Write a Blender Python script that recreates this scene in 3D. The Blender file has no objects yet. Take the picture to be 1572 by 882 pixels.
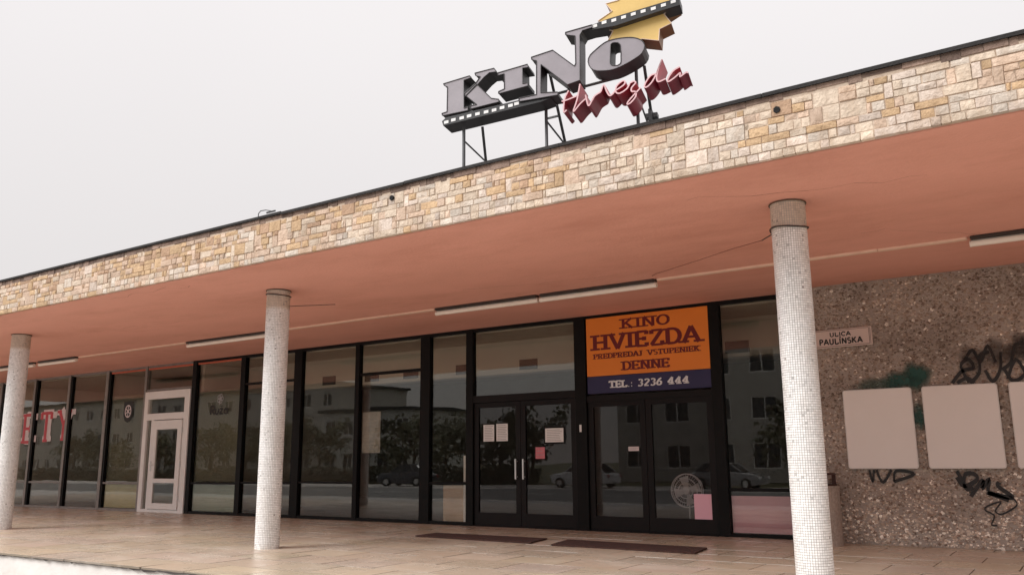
import bpy, bmesh, math, random
from mathutils import Vector, Matrix, noise as mnoise
R = math.radians
C = bpy.context.scene.collection
SC = bpy.context.scene
rnd = random.Random(7)

# ------------------------------------------------------------------ camera
cam_d = bpy.data.cameras.new('camera')
cam = bpy.data.objects.new('camera', cam_d)
C.objects.link(cam)
fw = Vector((-0.54643873, 0.8134752, 0.19915523)).normalized()
rt = Vector((0.82910156, 0.55903242, -0.0085652)).normalized()
up = rt.cross(fw).normalized()
rt = fw.cross(up).normalized()
cam.matrix_world = Matrix(((rt.x, up.x, -fw.x, 0.0), (rt.y, up.y, -fw.y, -12.923),
                           (rt.z, up.z, -fw.z, 1.1465), (0, 0, 0, 1)))
cam_d.sensor_fit = 'HORIZONTAL'
cam_d.sensor_width = 36.0
cam_d.lens = 36.0 * 1308.27 / 1572.0
cam_d.clip_start = 0.05
cam_d.clip_end = 2000
SC.camera = cam

# ------------------------------------------------------------------ sky and sun (overcast)
SUN_EL, SUN_AZ = 40.0, 212.0          # compass-like: measured from +Y towards +X
world = bpy.data.worlds.new('World')
SC.world = world
world.use_nodes = True
wn = world.node_tree
wn.nodes.clear()
wo = wn.nodes.new('ShaderNodeOutputWorld')
bg = wn.nodes.new('ShaderNodeBackground')
sky = wn.nodes.new('ShaderNodeTexSky')
sky.sky_type = 'NISHITA'
sky.sun_disc = False
sky.sun_elevation = R(SUN_EL)
sky.sun_rotation = R(SUN_AZ)
tc = wn.nodes.new('ShaderNodeTexCoord')
sep = wn.nodes.new('ShaderNodeSeparateXYZ')
rmp = wn.nodes.new('ShaderNodeValToRGB')      # cloud sheet, zenith made much brighter to lift light under the canopy
rmp.color_ramp.elements[0].position = 0.0
rmp.color_ramp.elements[0].color = (3.9, 3.68, 3.58, 1)
rmp.color_ramp.elements[1].position = 1.0
rmp.color_ramp.elements[1].color = (15.0, 14.5, 14.2, 1)
e = rmp.color_ramp.elements.new(0.55)
e.color = (5.35, 5.13, 5.10, 1)
cl = wn.nodes.new('ShaderNodeTexNoise')
cl.inputs['Scale'].default_value = 1.6
cl.inputs['Detail'].default_value = 3
clm = wn.nodes.new('ShaderNodeMapRange')
clm.inputs['To Min'].default_value = 0.965
clm.inputs['To Max'].default_value = 1.035
mulc = wn.nodes.new('ShaderNodeVectorMath')
mulc.operation = 'SCALE'
mixw = wn.nodes.new('ShaderNodeMix')
mixw.data_type = 'RGBA'
mixw.inputs[0].default_value = 0.95
wn.links.new(tc.outputs['Generated'], sep.inputs[0])
wn.links.new(tc.outputs['Generated'], cl.inputs['Vector'])
wn.links.new(sep.outputs['Z'], rmp.inputs[0])
wn.links.new(cl.outputs['Fac'], clm.inputs['Value'])
wn.links.new(rmp.outputs[0], mulc.inputs[0])
wn.links.new(clm.outputs[0], mulc.inputs['Scale'])
wn.links.new(sky.outputs[0], mixw.inputs[6])
wn.links.new(mulc.outputs[0], mixw.inputs[7])
wn.links.new(mixw.outputs[2], bg.inputs['Color'])
bg.inputs['Strength'].default_value = 0.1
wn.links.new(bg.outputs[0], wo.inputs[0])

sun_d = bpy.data.lights.new('sun', 'SUN')
sun_d.energy = 1.5
sun_d.angle = R(35)
sun_d.color = (1.0, 0.985, 0.97)
sun = bpy.data.objects.new('sun', sun_d)
C.objects.link(sun)
sdir = Vector((math.sin(R(SUN_AZ)) * math.cos(R(SUN_EL)), math.cos(R(SUN_AZ)) * math.cos(R(SUN_EL)), math.sin(R(SUN_EL))))
sun.rotation_euler = sdir.to_track_quat('Z', 'Y').to_euler()

SC.view_settings.view_transform = 'Standard'
SC.view_settings.look = 'None'
SC.view_settings.exposure = 0.88
SC.view_settings.gamma = 1.0

# ------------------------------------------------------------------ materials
def mat(name, c1, c2=None, scale=4.0, rough=0.7, bump=0.0, bscale=60.0, metal=0.0, tint=False,
        spec=0.5, stain=None, sscale=1.2, samt=0.5, stretch=(1, 1, 1), rand=0.0, coat=0.0, rvar=0.0):
    """Principled material: two colours mixed by noise, optional per-piece tint attribute,
    optional stain colour in patches, fine bump."""
    m = bpy.data.materials.new(name)
    m.use_nodes = True
    nt = m.node_tree
    b = nt.nodes['Principled BSDF']
    L = nt.links.new
    t = nt.nodes.new('ShaderNodeTexCoord')
    mp = nt.nodes.new('ShaderNodeMapping')
    mp.inputs['Scale'].default_value = stretch
    geo = nt.nodes.new('ShaderNodeNewGeometry')
    L(geo.outputs['Position'], mp.inputs[0])
    c2 = c2 or tuple(x * 0.8 for x in c1)
    n = nt.nodes.new('ShaderNodeTexNoise')
    n.inputs['Scale'].default_value = scale
    n.inputs['Detail'].default_value = 6
    n.inputs['Roughness'].default_value = 0.65
    L(mp.outputs[0], n.inputs['Vector'])
    ms = nt.nodes.new('ShaderNodeMapRange')
    ms.inputs['From Min'].default_value = 0.3
    ms.inputs['From Max'].default_value = 0.7
    L(n.outputs['Fac'], ms.inputs['Value'])
    mx = nt.nodes.new('ShaderNodeMix')
    mx.data_type = 'RGBA'
    mx.inputs[6].default_value = (*c1, 1)
    mx.inputs[7].default_value = (*c2, 1)
    L(ms.outputs[0], mx.inputs[0])
    col = mx.outputs[2]
    if tint:
        at = nt.nodes.new('ShaderNodeAttribute')
        at.attribute_name = 'tint'
        mm = nt.nodes.new('ShaderNodeMix')
        mm.data_type = 'RGBA'
        mm.blend_type = 'MULTIPLY'
        mm.inputs[0].default_value = 1
        L(col, mm.inputs[6])
        L(at.outputs['Color'], mm.inputs[7])
        col = mm.outputs[2]
    if rand:
        oi = nt.nodes.new('ShaderNodeObjectInfo')
        mr = nt.nodes.new('ShaderNodeMapRange')
        mr.inputs['To Min'].default_value = 1 - rand
        mr.inputs['To Max'].default_value = 1 + rand
        L(oi.outputs['Random'], mr.inputs['Value'])
        sc_ = nt.nodes.new('ShaderNodeVectorMath')
        sc_.operation = 'SCALE'
        L(col, sc_.inputs[0])
        L(mr.outputs[0], sc_.inputs['Scale'])
        col = sc_.outputs[0]
    if stain:
        n2 = nt.nodes.new('ShaderNodeTexNoise')
        n2.inputs['Scale'].default_value = sscale
        n2.inputs['Detail'].default_value = 8
        n2.inputs['Roughness'].default_value = 0.7
        L(mp.outputs[0], n2.inputs['Vector'])
        r2 = nt.nodes.new('ShaderNodeMapRange')
        r2.inputs['From Min'].default_value = 0.48
        r2.inputs['From Max'].default_value = 0.72
        r2.inputs['To Max'].default_value = samt
        L(n2.outputs['Fac'], r2.inputs['Value'])
        m3 = nt.nodes.new('ShaderNodeMix')
        m3.data_type = 'RGBA'
        L(r2.outputs[0], m3.inputs[0])
        L(col, m3.inputs[6])
        m3.inputs[7].default_value = (*stain, 1)
        col = m3.outputs[2]
    L(col, b.inputs['Base Color'])
    b.inputs['Roughness'].default_value = rough
    if rvar:
        rr = nt.nodes.new('ShaderNodeMapRange')
        rr.inputs['To Min'].default_value = max(0.02, rough - rvar)
        rr.inputs['To Max'].default_value = rough + rvar
        L(ms.outputs[0], rr.inputs['Value'])
        L(rr.outputs[0], b.inputs['Roughness'])
    b.inputs['Metallic'].default_value = metal
    b.inputs['Specular IOR Level'].default_value = spec
    b.inputs['Coat Weight'].default_value = coat
    if bump:
        n3 = nt.nodes.new('ShaderNodeTexNoise')
        n3.inputs['Scale'].default_value = bscale
        n3.inputs['Detail'].default_value = 5
        L(geo.outputs['Position'], n3.inputs['Vector'])
        bp = nt.nodes.new('ShaderNodeBump')
        bp.inputs['Strength'].default_value = min(1.0, bump)
        bp.inputs['Distance'].default_value = 0.02 * max(1.0, bump)
        L(n3.outputs['Fac'], bp.inputs['Height'])
        L(bp.outputs[0], b.inputs['Normal'])
    return m

def glass(name, tintc=(0.6, 0.62, 0.6), ior=1.75, warp=0.02, rough=0.0):
    m = bpy.data.materials.new(name)
    m.use_nodes = True
    nt = m.node_tree
    nt.nodes.clear()
    L = nt.links.new
    o = nt.nodes.new('ShaderNodeOutputMaterial')
    tr = nt.nodes.new('ShaderNodeBsdfTransparent')
    tr.inputs[0].default_value = (*tintc, 1)
    gl = nt.nodes.new('ShaderNodeBsdfGlossy')
    gl.inputs['Roughness'].default_value = 0.008
    fr = nt.nodes.new('ShaderNodeFresnel')
    fr.inputs['IOR'].default_value = ior
    mx = nt.nodes.new('ShaderNodeMixShader')
    n3 = nt.nodes.new('ShaderNodeTexNoise')
    n3.inputs['Scale'].default_value = 1.3
    n3.inputs['Detail'].default_value = 1
    geo = nt.nodes.new('ShaderNodeNewGeometry')
    oi = nt.nodes.new('ShaderNodeObjectInfo')
    va = nt.nodes.new('ShaderNodeVectorMath')
    cmb = nt.nodes.new('ShaderNodeCombineXYZ')
    mth = nt.nodes.new('ShaderNodeMath')
    mth.operation = 'MULTIPLY'
    mth.inputs[1].default_value = 50
    L(oi.outputs['Random'], mth.inputs[0])
    L(mth.outputs[0], cmb.inputs[0])
    L(geo.outputs['Position'], va.inputs[0])
    L(cmb.outputs[0], va.inputs[1])
    L(va.outputs[0], n3.inputs['Vector'])
    bp = nt.nodes.new('ShaderNodeBump')
    bp.inputs['Strength'].default_value = 0.25
    bp.inputs['Distance'].default_value = warp
    L(n3.outputs['Fac'], bp.inputs['Height'])
    L(bp.outputs[0], gl.inputs['Normal'])
    # same reflectance on the way in and on the way out of the pane (the node flips the index on back faces)
    iv = nt.nodes.new('ShaderNodeMix')
    iv.data_type = 'FLOAT'
    iv.inputs[2].default_value = ior
    iv.inputs[3].default_value = 1.0 / ior
    L(geo.outputs['Backfacing'], iv.inputs[0])
    L(iv.outputs[0], fr.inputs['IOR'])
    L(fr.outputs[0], mx.inputs[0])
    L(tr.outputs[0], mx.inputs[1])
    L(gl.outputs[0], mx.inputs[2])
    L(mx.outputs[0], o.inputs[0])
    return m

M = {}
M['soffit'] = mat('salmon plaster', (0.82, 0.40, 0.31), (0.73, 0.35, 0.265), scale=0.8, rough=0.75, bump=0.25, bscale=25,
                  stain=(0.54, 0.22, 0.15), sscale=0.9, samt=0.5, stretch=(0.5, 1.2, 1))
M['stone'] = mat('fascia stone', (0.90, 0.88, 0.855), (0.64, 0.60, 0.56), scale=11, rough=0.85, bump=0.8, bscale=38, tint=True,
                 stain=(0.38, 0.24, 0.14), sscale=6.0, samt=0.5, stretch=(1, 1, 0.4))
M['mortar'] = mat('mortar', (0.66, 0.54, 0.43), (0.50, 0.38, 0.29), scale=12, rough=0.95, bump=0.6)
M['flash'] = mat('roof flashing', (0.012, 0.011, 0.011), (0.03, 0.026, 0.025), scale=6, rough=0.6, spec=.2, bump=0.3)
M['grime'] = mat('roof edge grime', (0.10, 0.068, 0.055), (0.20, 0.14, 0.11), scale=9, rough=0.95, bump=0.8)
M['roof'] = mat('bitumen', (0.06, 0.06, 0.06), rough=0.9)
M['black'] = mat('black steel frame', (0.005, 0.0045, 0.0045), (0.008, 0.007, 0.007), scale=5, rough=0.5, bump=0.1, spec=.15)
M['dkframe'] = mat('dark door frame', (0.006, 0.004, 0.004), (0.010, 0.006, 0.006), scale=5, rough=0.45, spec=.2)
M['grey'] = mat('weathered aluminium', (0.30, 0.27, 0.25), (0.20, 0.18, 0.165), scale=6, rough=0.45, metal=0.3)
M['white'] = mat('white door plastic', (0.90, 0.885, 0.87), (0.84, 0.82, 0.80), scale=3, rough=0.4)
M['glass'] = glass('window glass', (0.90, 0.90, 0.87), 1.62, warp=.004)
M['dglass'] = glass('dark door glass', (0.84, 0.82, 0.82), 1.42, warp=.003)
M['mosaic'] = mat('white mosaic', (0.97, 0.98, 0.99), (0.86, 0.87, 0.88), scale=7, rough=0.35, tint=True,
                  stain=(0.50, 0.42, 0.33), sscale=3.0, samt=0.3, stretch=(1, 1, 0.5))
M['grout'] = mat('grey grout', (0.50, 0.47, 0.45), (0.36, 0.33, 0.31), scale=8, rough=0.9)
M['tile'] = mat('platform stone tile', (0.62, 0.52, 0.41), (0.46, 0.365, 0.275), scale=1.3, rough=0.30, bump=0.10, bscale=14, tint=True,
                stain=(0.72, 0.64, 0.54), sscale=.7, samt=0.8, stretch=(0.8, 1.2, 1), rvar=0.14)
M['joint'] = mat('tile joint', (0.17, 0.11, 0.07), (0.11, 0.07, 0.045), scale=9, rough=0.9)
M['riser'] = mat('pale render', (0.80, 0.77, 0.74), (0.70, 0.665, 0.63), scale=1.5, rough=0.9, bump=0.3, bscale=15,
                 stain=(0.52, 0.46, 0.41), sscale=2.0, samt=0.35)
M['dark'] = mat('dark lip shadow line', (0.05, 0.04, 0.035), rough=0.9)
M['asphalt'] = mat('asphalt', (0.13, 0.127, 0.123), (0.10, 0.098, 0.095), scale=2, rough=0.85, bump=0.4, bscale=90)
M['pave'] = mat('concrete paving', (0.40, 0.375, 0.35), (0.33, 0.31, 0.29), scale=2.5, rough=0.85, bump=0.3, bscale=40)
M['kerb'] = mat('kerb concrete', (0.38, 0.37, 0.35), rough=0.85, bump=0.3)
M['grass'] = mat('ground', (0.07, 0.085, 0.03), (0.12, 0.10, 0.05), scale=0.6, rough=0.95, bump=0.5, bscale=10)
M['paint'] = mat('road paint', (0.75, 0.75, 0.72), rough=0.7)
M['pebblebase'] = mat('pebble wall bed', (0.31, 0.25, 0.215), (0.46, 0.39, 0.34), scale=2.0, rough=0.95, bump=1.0, bscale=30)
M['pebble'] = mat('crushed stone', (0.98, 0.92, 0.88), (0.7, 0.66, 0.62), scale=10, rough=0.7, tint=True)
M['panel'] = mat('blank poster board', (0.87, 0.80, 0.76), (0.83, 0.765, 0.72), scale=1.2, rough=0.55)
M['panelrim'] = mat('poster board rim', (0.80, 0.74, 0.70), rough=0.4)
M['greypaint'] = mat('grey sign face', (0.31, 0.28, 0.305), (0.26, 0.235, 0.255), scale=5, rough=0.4)
M['signside'] = mat('sign return', (0.035, 0.031, 0.034), (0.055, 0.05, 0.052), scale=5, rough=0.45)
M['starface'] = mat('ochre star face', (0.74, 0.51, 0.17), (0.66, 0.44, 0.14), scale=4, rough=0.5)
M['starside'] = mat('orange brown star return', (0.34, 0.16, 0.065), (0.27, 0.12, 0.05), scale=5, rough=0.5)
M['scriptface'] = mat('pale script face', (0.80, 0.50, 0.52), rough=0.4)
M['scriptside'] = mat('dark red script return', (0.50, 0.045, 0.075), (0.38, 0.035, 0.06), scale=5, rough=0.4)
M['steel'] = mat('galvanised steel', (0.12, 0.12, 0.125), (0.07, 0.07, 0.072), scale=8, rough=0.5, metal=0.4)
M['film'] = mat('film strip black', (0.02, 0.02, 0.022), rough=0.4)
M['filmwhite'] = mat('film strip white', (0.85, 0.84, 0.83), rough=0.5)
M['orange'] = mat('orange sign', (0.88, 0.25, 0.025), (0.84, 0.23, 0.022), scale=2, rough=0.5)
M['maroon'] = mat('dark red lettering', (0.17, 0.006, 0.008), rough=0.5)
M['navy'] = mat('navy sign', (0.022, 0.018, 0.085), (0.018, 0.015, 0.07), scale=2, rough=0.45)
M['whiteink'] = mat('white lettering', (0.82, 0.82, 0.84), rough=0.5)
M['blackink'] = mat('black lettering', (0.02, 0.018, 0.018), rough=0.6)
M['redink'] = mat('red lettering', (0.62, 0.05, 0.07), rough=0.5)
M['pinkwhite'] = mat('pale lettering', (0.80, 0.70, 0.70), rough=0.5)
M['paper'] = mat('paper sheet', (0.85, 0.83, 0.81), (0.78, 0.76, 0.74), scale=6, rough=0.7)
M['printgrey'] = mat('printed lines', (0.40, 0.39, 0.39), rough=0.7)
M['pink'] = mat('pink card', (0.90, 0.52, 0.62), (0.84, 0.47, 0.57), scale=2, rough=0.6)
M['pinkred'] = mat('pink red sticker', (0.72, 0.20, 0.24), rough=0.5)
M['streetsign'] = mat('street sign enamel', (0.66, 0.52, 0.46), (0.60, 0.47, 0.42), scale=6, rough=0.45)
M['signrim'] = mat('street sign rim', (0.10, 0.06, 0.05), rough=0.5)
M['lampshell'] = mat('lamp housing', (0.05, 0.04, 0.035), rough=0.5)
M['tube'] = mat('lamp diffuser', (0.92, 0.84, 0.75), (0.85, 0.77, 0.68), scale=5, rough=0.35)
M['conduit'] = mat('cable duct', (0.88, 0.66, 0.52), (0.80, 0.56, 0.43), scale=5, rough=0.6)
M['cable'] = mat('cable', (0.05, 0.035, 0.03), rough=0.6)
M['mat'] = mat('brown door mat', (0.085, 0.038, 0.03), (0.05, 0.022, 0.018), scale=30, rough=0.95, bump=0.8, bscale=120)
M['bin'] = mat('washed concrete bin', (0.50, 0.40, 0.34), (0.33, 0.26, 0.22), scale=28, rough=0.9, bump=1.0, bscale=70)
M['binlid'] = mat('rusty dark lid', (0.045, 0.02, 0.017), (0.09, 0.03, 0.02), scale=15, rough=0.6)
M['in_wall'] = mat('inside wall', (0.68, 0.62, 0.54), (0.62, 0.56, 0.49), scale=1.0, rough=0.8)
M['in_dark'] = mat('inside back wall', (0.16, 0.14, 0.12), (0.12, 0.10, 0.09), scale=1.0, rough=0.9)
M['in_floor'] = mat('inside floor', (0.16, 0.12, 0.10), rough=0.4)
M['in_ceil'] = mat('inside ceiling', (0.55, 0.50, 0.42), rough=0.8)
M['vent'] = mat('vent brown', (0.07, 0.045, 0.035), rough=0.6)
M['board'] = mat('tan board', (0.55, 0.38, 0.25), rough=0.6)
M['greenfilm'] = mat('green grey panel', (0.34, 0.40, 0.31), (0.26, 0.31, 0.245), scale=1.5, rough=0.6)
M['yellowfilm'] = mat('olive yellow panel', (0.60, 0.52, 0.22), (0.45, 0.40, 0.18), scale=2.5, rough=0.6)
M['fanwhite'] = mat('fan enamel', (0.75, 0.75, 0.72), rough=0.4)
M['chrome'] = mat('door handle steel', (0.75, 0.74, 0.73), rough=0.3, metal=0.6)
M['blind'] = mat('olive grey blind', (0.20, 0.185, 0.13), (0.15, 0.14, 0.105), scale=.8, rough=0.8)
M['red_strip'] = mat('red head strip', (0.62, 0.13, 0.06), rough=0.5)
M['printposter'] = mat('pale poster', (0.55, 0.50, 0.45), (0.35, 0.33, 0.30), scale=9, rough=0.7)
M['crack'] = mat('hairline crack', (0.26, 0.10, 0.07), rough=0.9)
M['starrim'] = mat('star rim', (0.80, 0.62, 0.50), rough=0.5)
M['greenspray'] = mat('green spray paint', (0.02, 0.075, 0.06), (0.03, 0.10, 0.075), scale=8, rough=0.7)
M['facade'] = mat('pale render facade', (0.50, 0.48, 0.45), (0.44, 0.42, 0.39), scale=0.5, rough=0.85)
M['facade2'] = mat('white render facade', (0.70, 0.70, 0.68), rough=0.85)
M['farwin'] = mat('far window', (0.04, 0.045, 0.05), rough=0.15)
M['leaf'] = mat('dark foliage', (0.075, 0.08, 0.05), (0.11, 0.105, 0.075), scale=1.5, rough=0.7, tint=True)
M['bark'] = mat('bark', (0.10, 0.075, 0.055), rough=0.9, bump=0.8, bscale=20)
M['silver'] = mat('silver car paint', (0.85, 0.86, 0.87), rough=0.3, metal=0.0, coat=0.6)
M['carblue'] = mat('dark car paint', (0.05, 0.055, 0.07), rough=0.3, coat=0.6)
M['carred'] = mat('grey car paint', (0.32, 0.32, 0.33), rough=0.3, metal=0.3, coat=0.6)
M['tyre'] = mat('tyre', (0.02, 0.02, 0.02), rough=0.8)
M['carglass'] = mat('car glass', (0.02, 0.025, 0.03), rough=0.08)
M['lamp_red'] = mat('tail light', (0.45, 0.02, 0.02), rough=0.3)

# spray paint with soft edge (alpha by distance to a centre in the patch)
def spray_mat(nm, colr):
    m = bpy.data.materials.new(nm)
    m.use_nodes = True
    nt = m.node_tree
    b = nt.nodes['Principled BSDF']
    b.inputs['Base Color'].default_value = (*colr, 1)
    b.inputs['Roughness'].default_value = 0.8
    at = nt.nodes.new('ShaderNodeAttribute')
    at.attribute_name = 'tint'
    n = nt.nodes.new('ShaderNodeTexNoise')
    n.inputs['Scale'].default_value = 22
    n.inputs['Detail'].default_value = 4
    geo = nt.nodes.new('ShaderNodeNewGeometry')
    nt.links.new(geo.outputs['Position'], n.inputs['Vector'])
    a = nt.nodes.new('ShaderNodeMath')
    a.operation = 'MULTIPLY'
    nt.links.new(at.outputs['Color'], a.inputs[0])
    ad = nt.nodes.new('ShaderNodeMath')
    ad.operation = 'ADD'
    ad.inputs[1].default_value = 0.55
    nt.links.new(n.outputs['Fac'], ad.inputs[0])
    nt.links.new(ad.outputs[0], a.inputs[1])
    nt.links.new(a.outputs[0], b.inputs['Alpha'])
    return m
M['spray'] = spray_mat('soft green spray', (0.022, 0.075, 0.062))
M['smoke'] = spray_mat('soft dark spray', (0.035, 0.028, 0.025))

# ------------------------------------------------------------------ mesh helpers
class MB:
    def __init__(s):
        s.v, s.f, s.t, s.mi = [], [], [], []
    def face(s, pts, tint=(1, 1, 1), mi=0):
        n = len(s.v)
        s.v += [tuple(p) for p in pts]
        s.f.append(tuple(range(n, n + len(pts))))
        s.t.append(tint)
        s.mi.append(mi)
    def box(s, x0, x1, y0, y1, z0, z1, tint=(1, 1, 1), mi=0, bev=0.0):
        if bev:
            s.bevbox(x0, x1, y0, y1, z0, z1, bev, tint, mi)
            return
        n = len(s.v)
        s.v += [(x, y, z) for z in (z0, z1) for y in (y0, y1) for x in (x0, x1)]
        for q in ((0, 2, 3, 1), (4, 5, 7, 6), (0, 1, 5, 4), (2, 6, 7, 3), (0, 4, 6, 2), (1, 3, 7, 5)):
            s.f.append(tuple(n + i for i in q))
            s.t.append(tint)
            s.mi.append(mi)
    def bevbox(s, x0, x1, y0, y1, z0, z1, b, tint, mi):
        bm = bmesh.new()
        bmesh.ops.create_cube(bm, size=1)
        for v in bm.verts:
            v.co = Vector(((x0 + x1) / 2 + v.co.x * (x1 - x0), (y0 + y1) / 2 + v.co.y * (y1 - y0), (z0 + z1) / 2 + v.co.z * (z1 - z0)))
        bmesh.ops.bevel(bm, geom=bm.edges[:], offset=b, segments=1, affect='EDGES')
        bm.verts.index_update()
        n = len(s.v)
        s.v += [tuple(v.co) for v in bm.verts]
        for f in bm.faces:
            s.f.append(tuple(n + v.index for v in f.verts))
            s.t.append(tint)
            s.mi.append(mi)
        bm.free()
    def tube(s, a, b, r, seg=8, r2=None, tint=(1, 1, 1), mi=0, caps=True):
        a, b = Vector(a), Vector(b)
        r2 = r if r2 is None else r2
        d = (b - a).normalized()
        u = d.orthogonal().normalized()
        w = d.cross(u)
        n = len(s.v)
        for k in range(seg):
            t = 2 * math.pi * k / seg
            o = u * math.cos(t) + w * math.sin(t)
            s.v.append(tuple(a + o * r))
            s.v.append(tuple(b + o * r2))
        for k in range(seg):
            j = (k + 1) % seg
            s.f.append((n + 2 * k, n + 2 * j, n + 2 * j + 1, n + 2 * k + 1))
            s.t.append(tint)
            s.mi.append(mi)
        if caps:
            s.f.append(tuple(n + 2 * k for k in reversed(range(seg))))
            s.f.append(tuple(n + 2 * k + 1 for k in range(seg)))
            s.t += [tint, tint]
            s.mi += [mi, mi]
    def prism(s, poly, y0, y1, side_mi=1, face_mi=0, tint=(1, 1, 1)):
        """polygon in (x,z), front at y0, back at y1"""
        ar = sum(poly[i][0] * poly[(i + 1) % len(poly)][1] - poly[(i + 1) % len(poly)][0] * poly[i][1] for i in range(len(poly)))
        if ar < 0:
            poly = poly[::-1]
        n = len(s.v)
        k = len(poly)
        s.v += [(x, y0, z) for x, z in poly] + [(x, y1, z) for x, z in poly]
        s.f.append(tuple(range(n, n + k)))
        s.mi.append(face_mi)
        s.t.append(tint)
        s.f.append(tuple(reversed(range(n + k, n + 2 * k))))
        s.mi.append(side_mi)
        s.t.append(tint)
        for i in range(k):
            j = (i + 1) % k
            s.f.append((n + i, n + k + i, n + k + j, n + j))
            s.mi.append(side_mi)
            s.t.append(tint)
    def mesh(s, name, mats, smooth=False):
        me = bpy.data.meshes.new(name)
        me.from_pydata(s.v, [], s.f)
        for m in (mats if isinstance(mats, (list, tuple)) else [mats]):
            me.materials.append(M[m])
        if any(s.mi):
            me.polygons.foreach_set('material_index', s.mi)
        at = me.color_attributes.new('tint', 'FLOAT_COLOR', 'CORNER')
        buf = []
        for f, t in zip(s.f, s.t):
            buf += [t[0], t[1], t[2], 1.0] * len(f)
        at.data.foreach_set('color', buf)
        if smooth:
            me.polygons.foreach_set('use_smooth', [True] * len(me.polygons))
        me.update()
        return me
    def build(s, name, mats, parent=None, smooth=False, **props):
        o = bpy.data.objects.new(name, s.mesh(name, mats, smooth))
        C.objects.link(o)
        if parent:
            o.parent = parent
        for k, v in props.items():
            o[k] = v
        return o

def thing(name, label, cat, loc=(0, 0, 0), rz=0.0, group=None):
    o = bpy.data.objects.new(name, None)
    o.empty_display_size = 0.2
    C.objects.link(o)
    o.location = loc
    o.rotation_euler = (0, 0, rz)
    o['label'] = label
    o['category'] = cat
    if group:
        o['group'] = group
    return o
def tag(o, label, cat, group=None):
    o['label'] = label
    o['category'] = cat
    if group:
        o['group'] = group
    return o
def copy_tree(o, parent=None):
    c = o.copy()
    C.objects.link(c)
    c.parent = parent
    for ch in list(KIDS.get(o.name, [])):
        copy_tree(ch, c)
    return c
KIDS = {}
def index_kids():
    KIDS.clear()
    for ob in C.objects:
        if ob.parent:
            KIDS.setdefault(ob.parent.name, []).append(ob)
def B(name, mats, x0, x1, y0, y1, z0, z1, parent=None, bev=0.0, **kw):
    b = MB()
    b.box(x0, x1, y0, y1, z0, z1, bev=bev)
    return b.build(name, mats, parent, **kw)
def ribbon(mb, pts, w, y, wf=None, mi=0):
    """flat stroke in the x-z plane at depth y facing -y"""
    P = [Vector((p[0], p[1])) for p in pts]
    L, Rr = [], []
    for i, p in enumerate(P):
        a = P[max(0, i - 1)]
        b = P[min(len(P) - 1, i + 1)]
        d = (b - a)
        if d.length < 1e-6:
            d = Vector((1, 0))
        d.normalize()
        n = Vector((-d.y, d.x))
        ww = wf(d) if wf else w
        L.append(p + n * ww / 2)
        Rr.append(p - n * ww / 2)
    for i in range(len(P) - 1):
        mb.face([(L[i].x, y, L[i].y), (Rr[i].x, y, Rr[i].y), (Rr[i + 1].x, y, Rr[i + 1].y), (L[i + 1].x, y, L[i + 1].y)], mi=mi)
def smooth_pts(pts, n=4):
    """Catmull-Rom through the points"""
    P = [Vector((a[0], a[1])) for a in pts]
    if len(P) < 3:
        return [tuple(p) for p in P]
    out = []
    for i in range(len(P) - 1):
        p0, p1, p2, p3 = P[max(0, i - 1)], P[i], P[i + 1], P[min(len(P) - 1, i + 2)]
        for k in range(n):
            t = k / n
            q = 0.5 * ((2 * p1) + (p2 - p0) * t + (2 * p0 - 5 * p1 + 4 * p2 - p3) * t * t + (3 * p1 - p0 - 3 * p2 + p3) * t ** 3)
            out.append((q.x, q.y))
    out.append(tuple(P[-1]))
    return out

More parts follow.
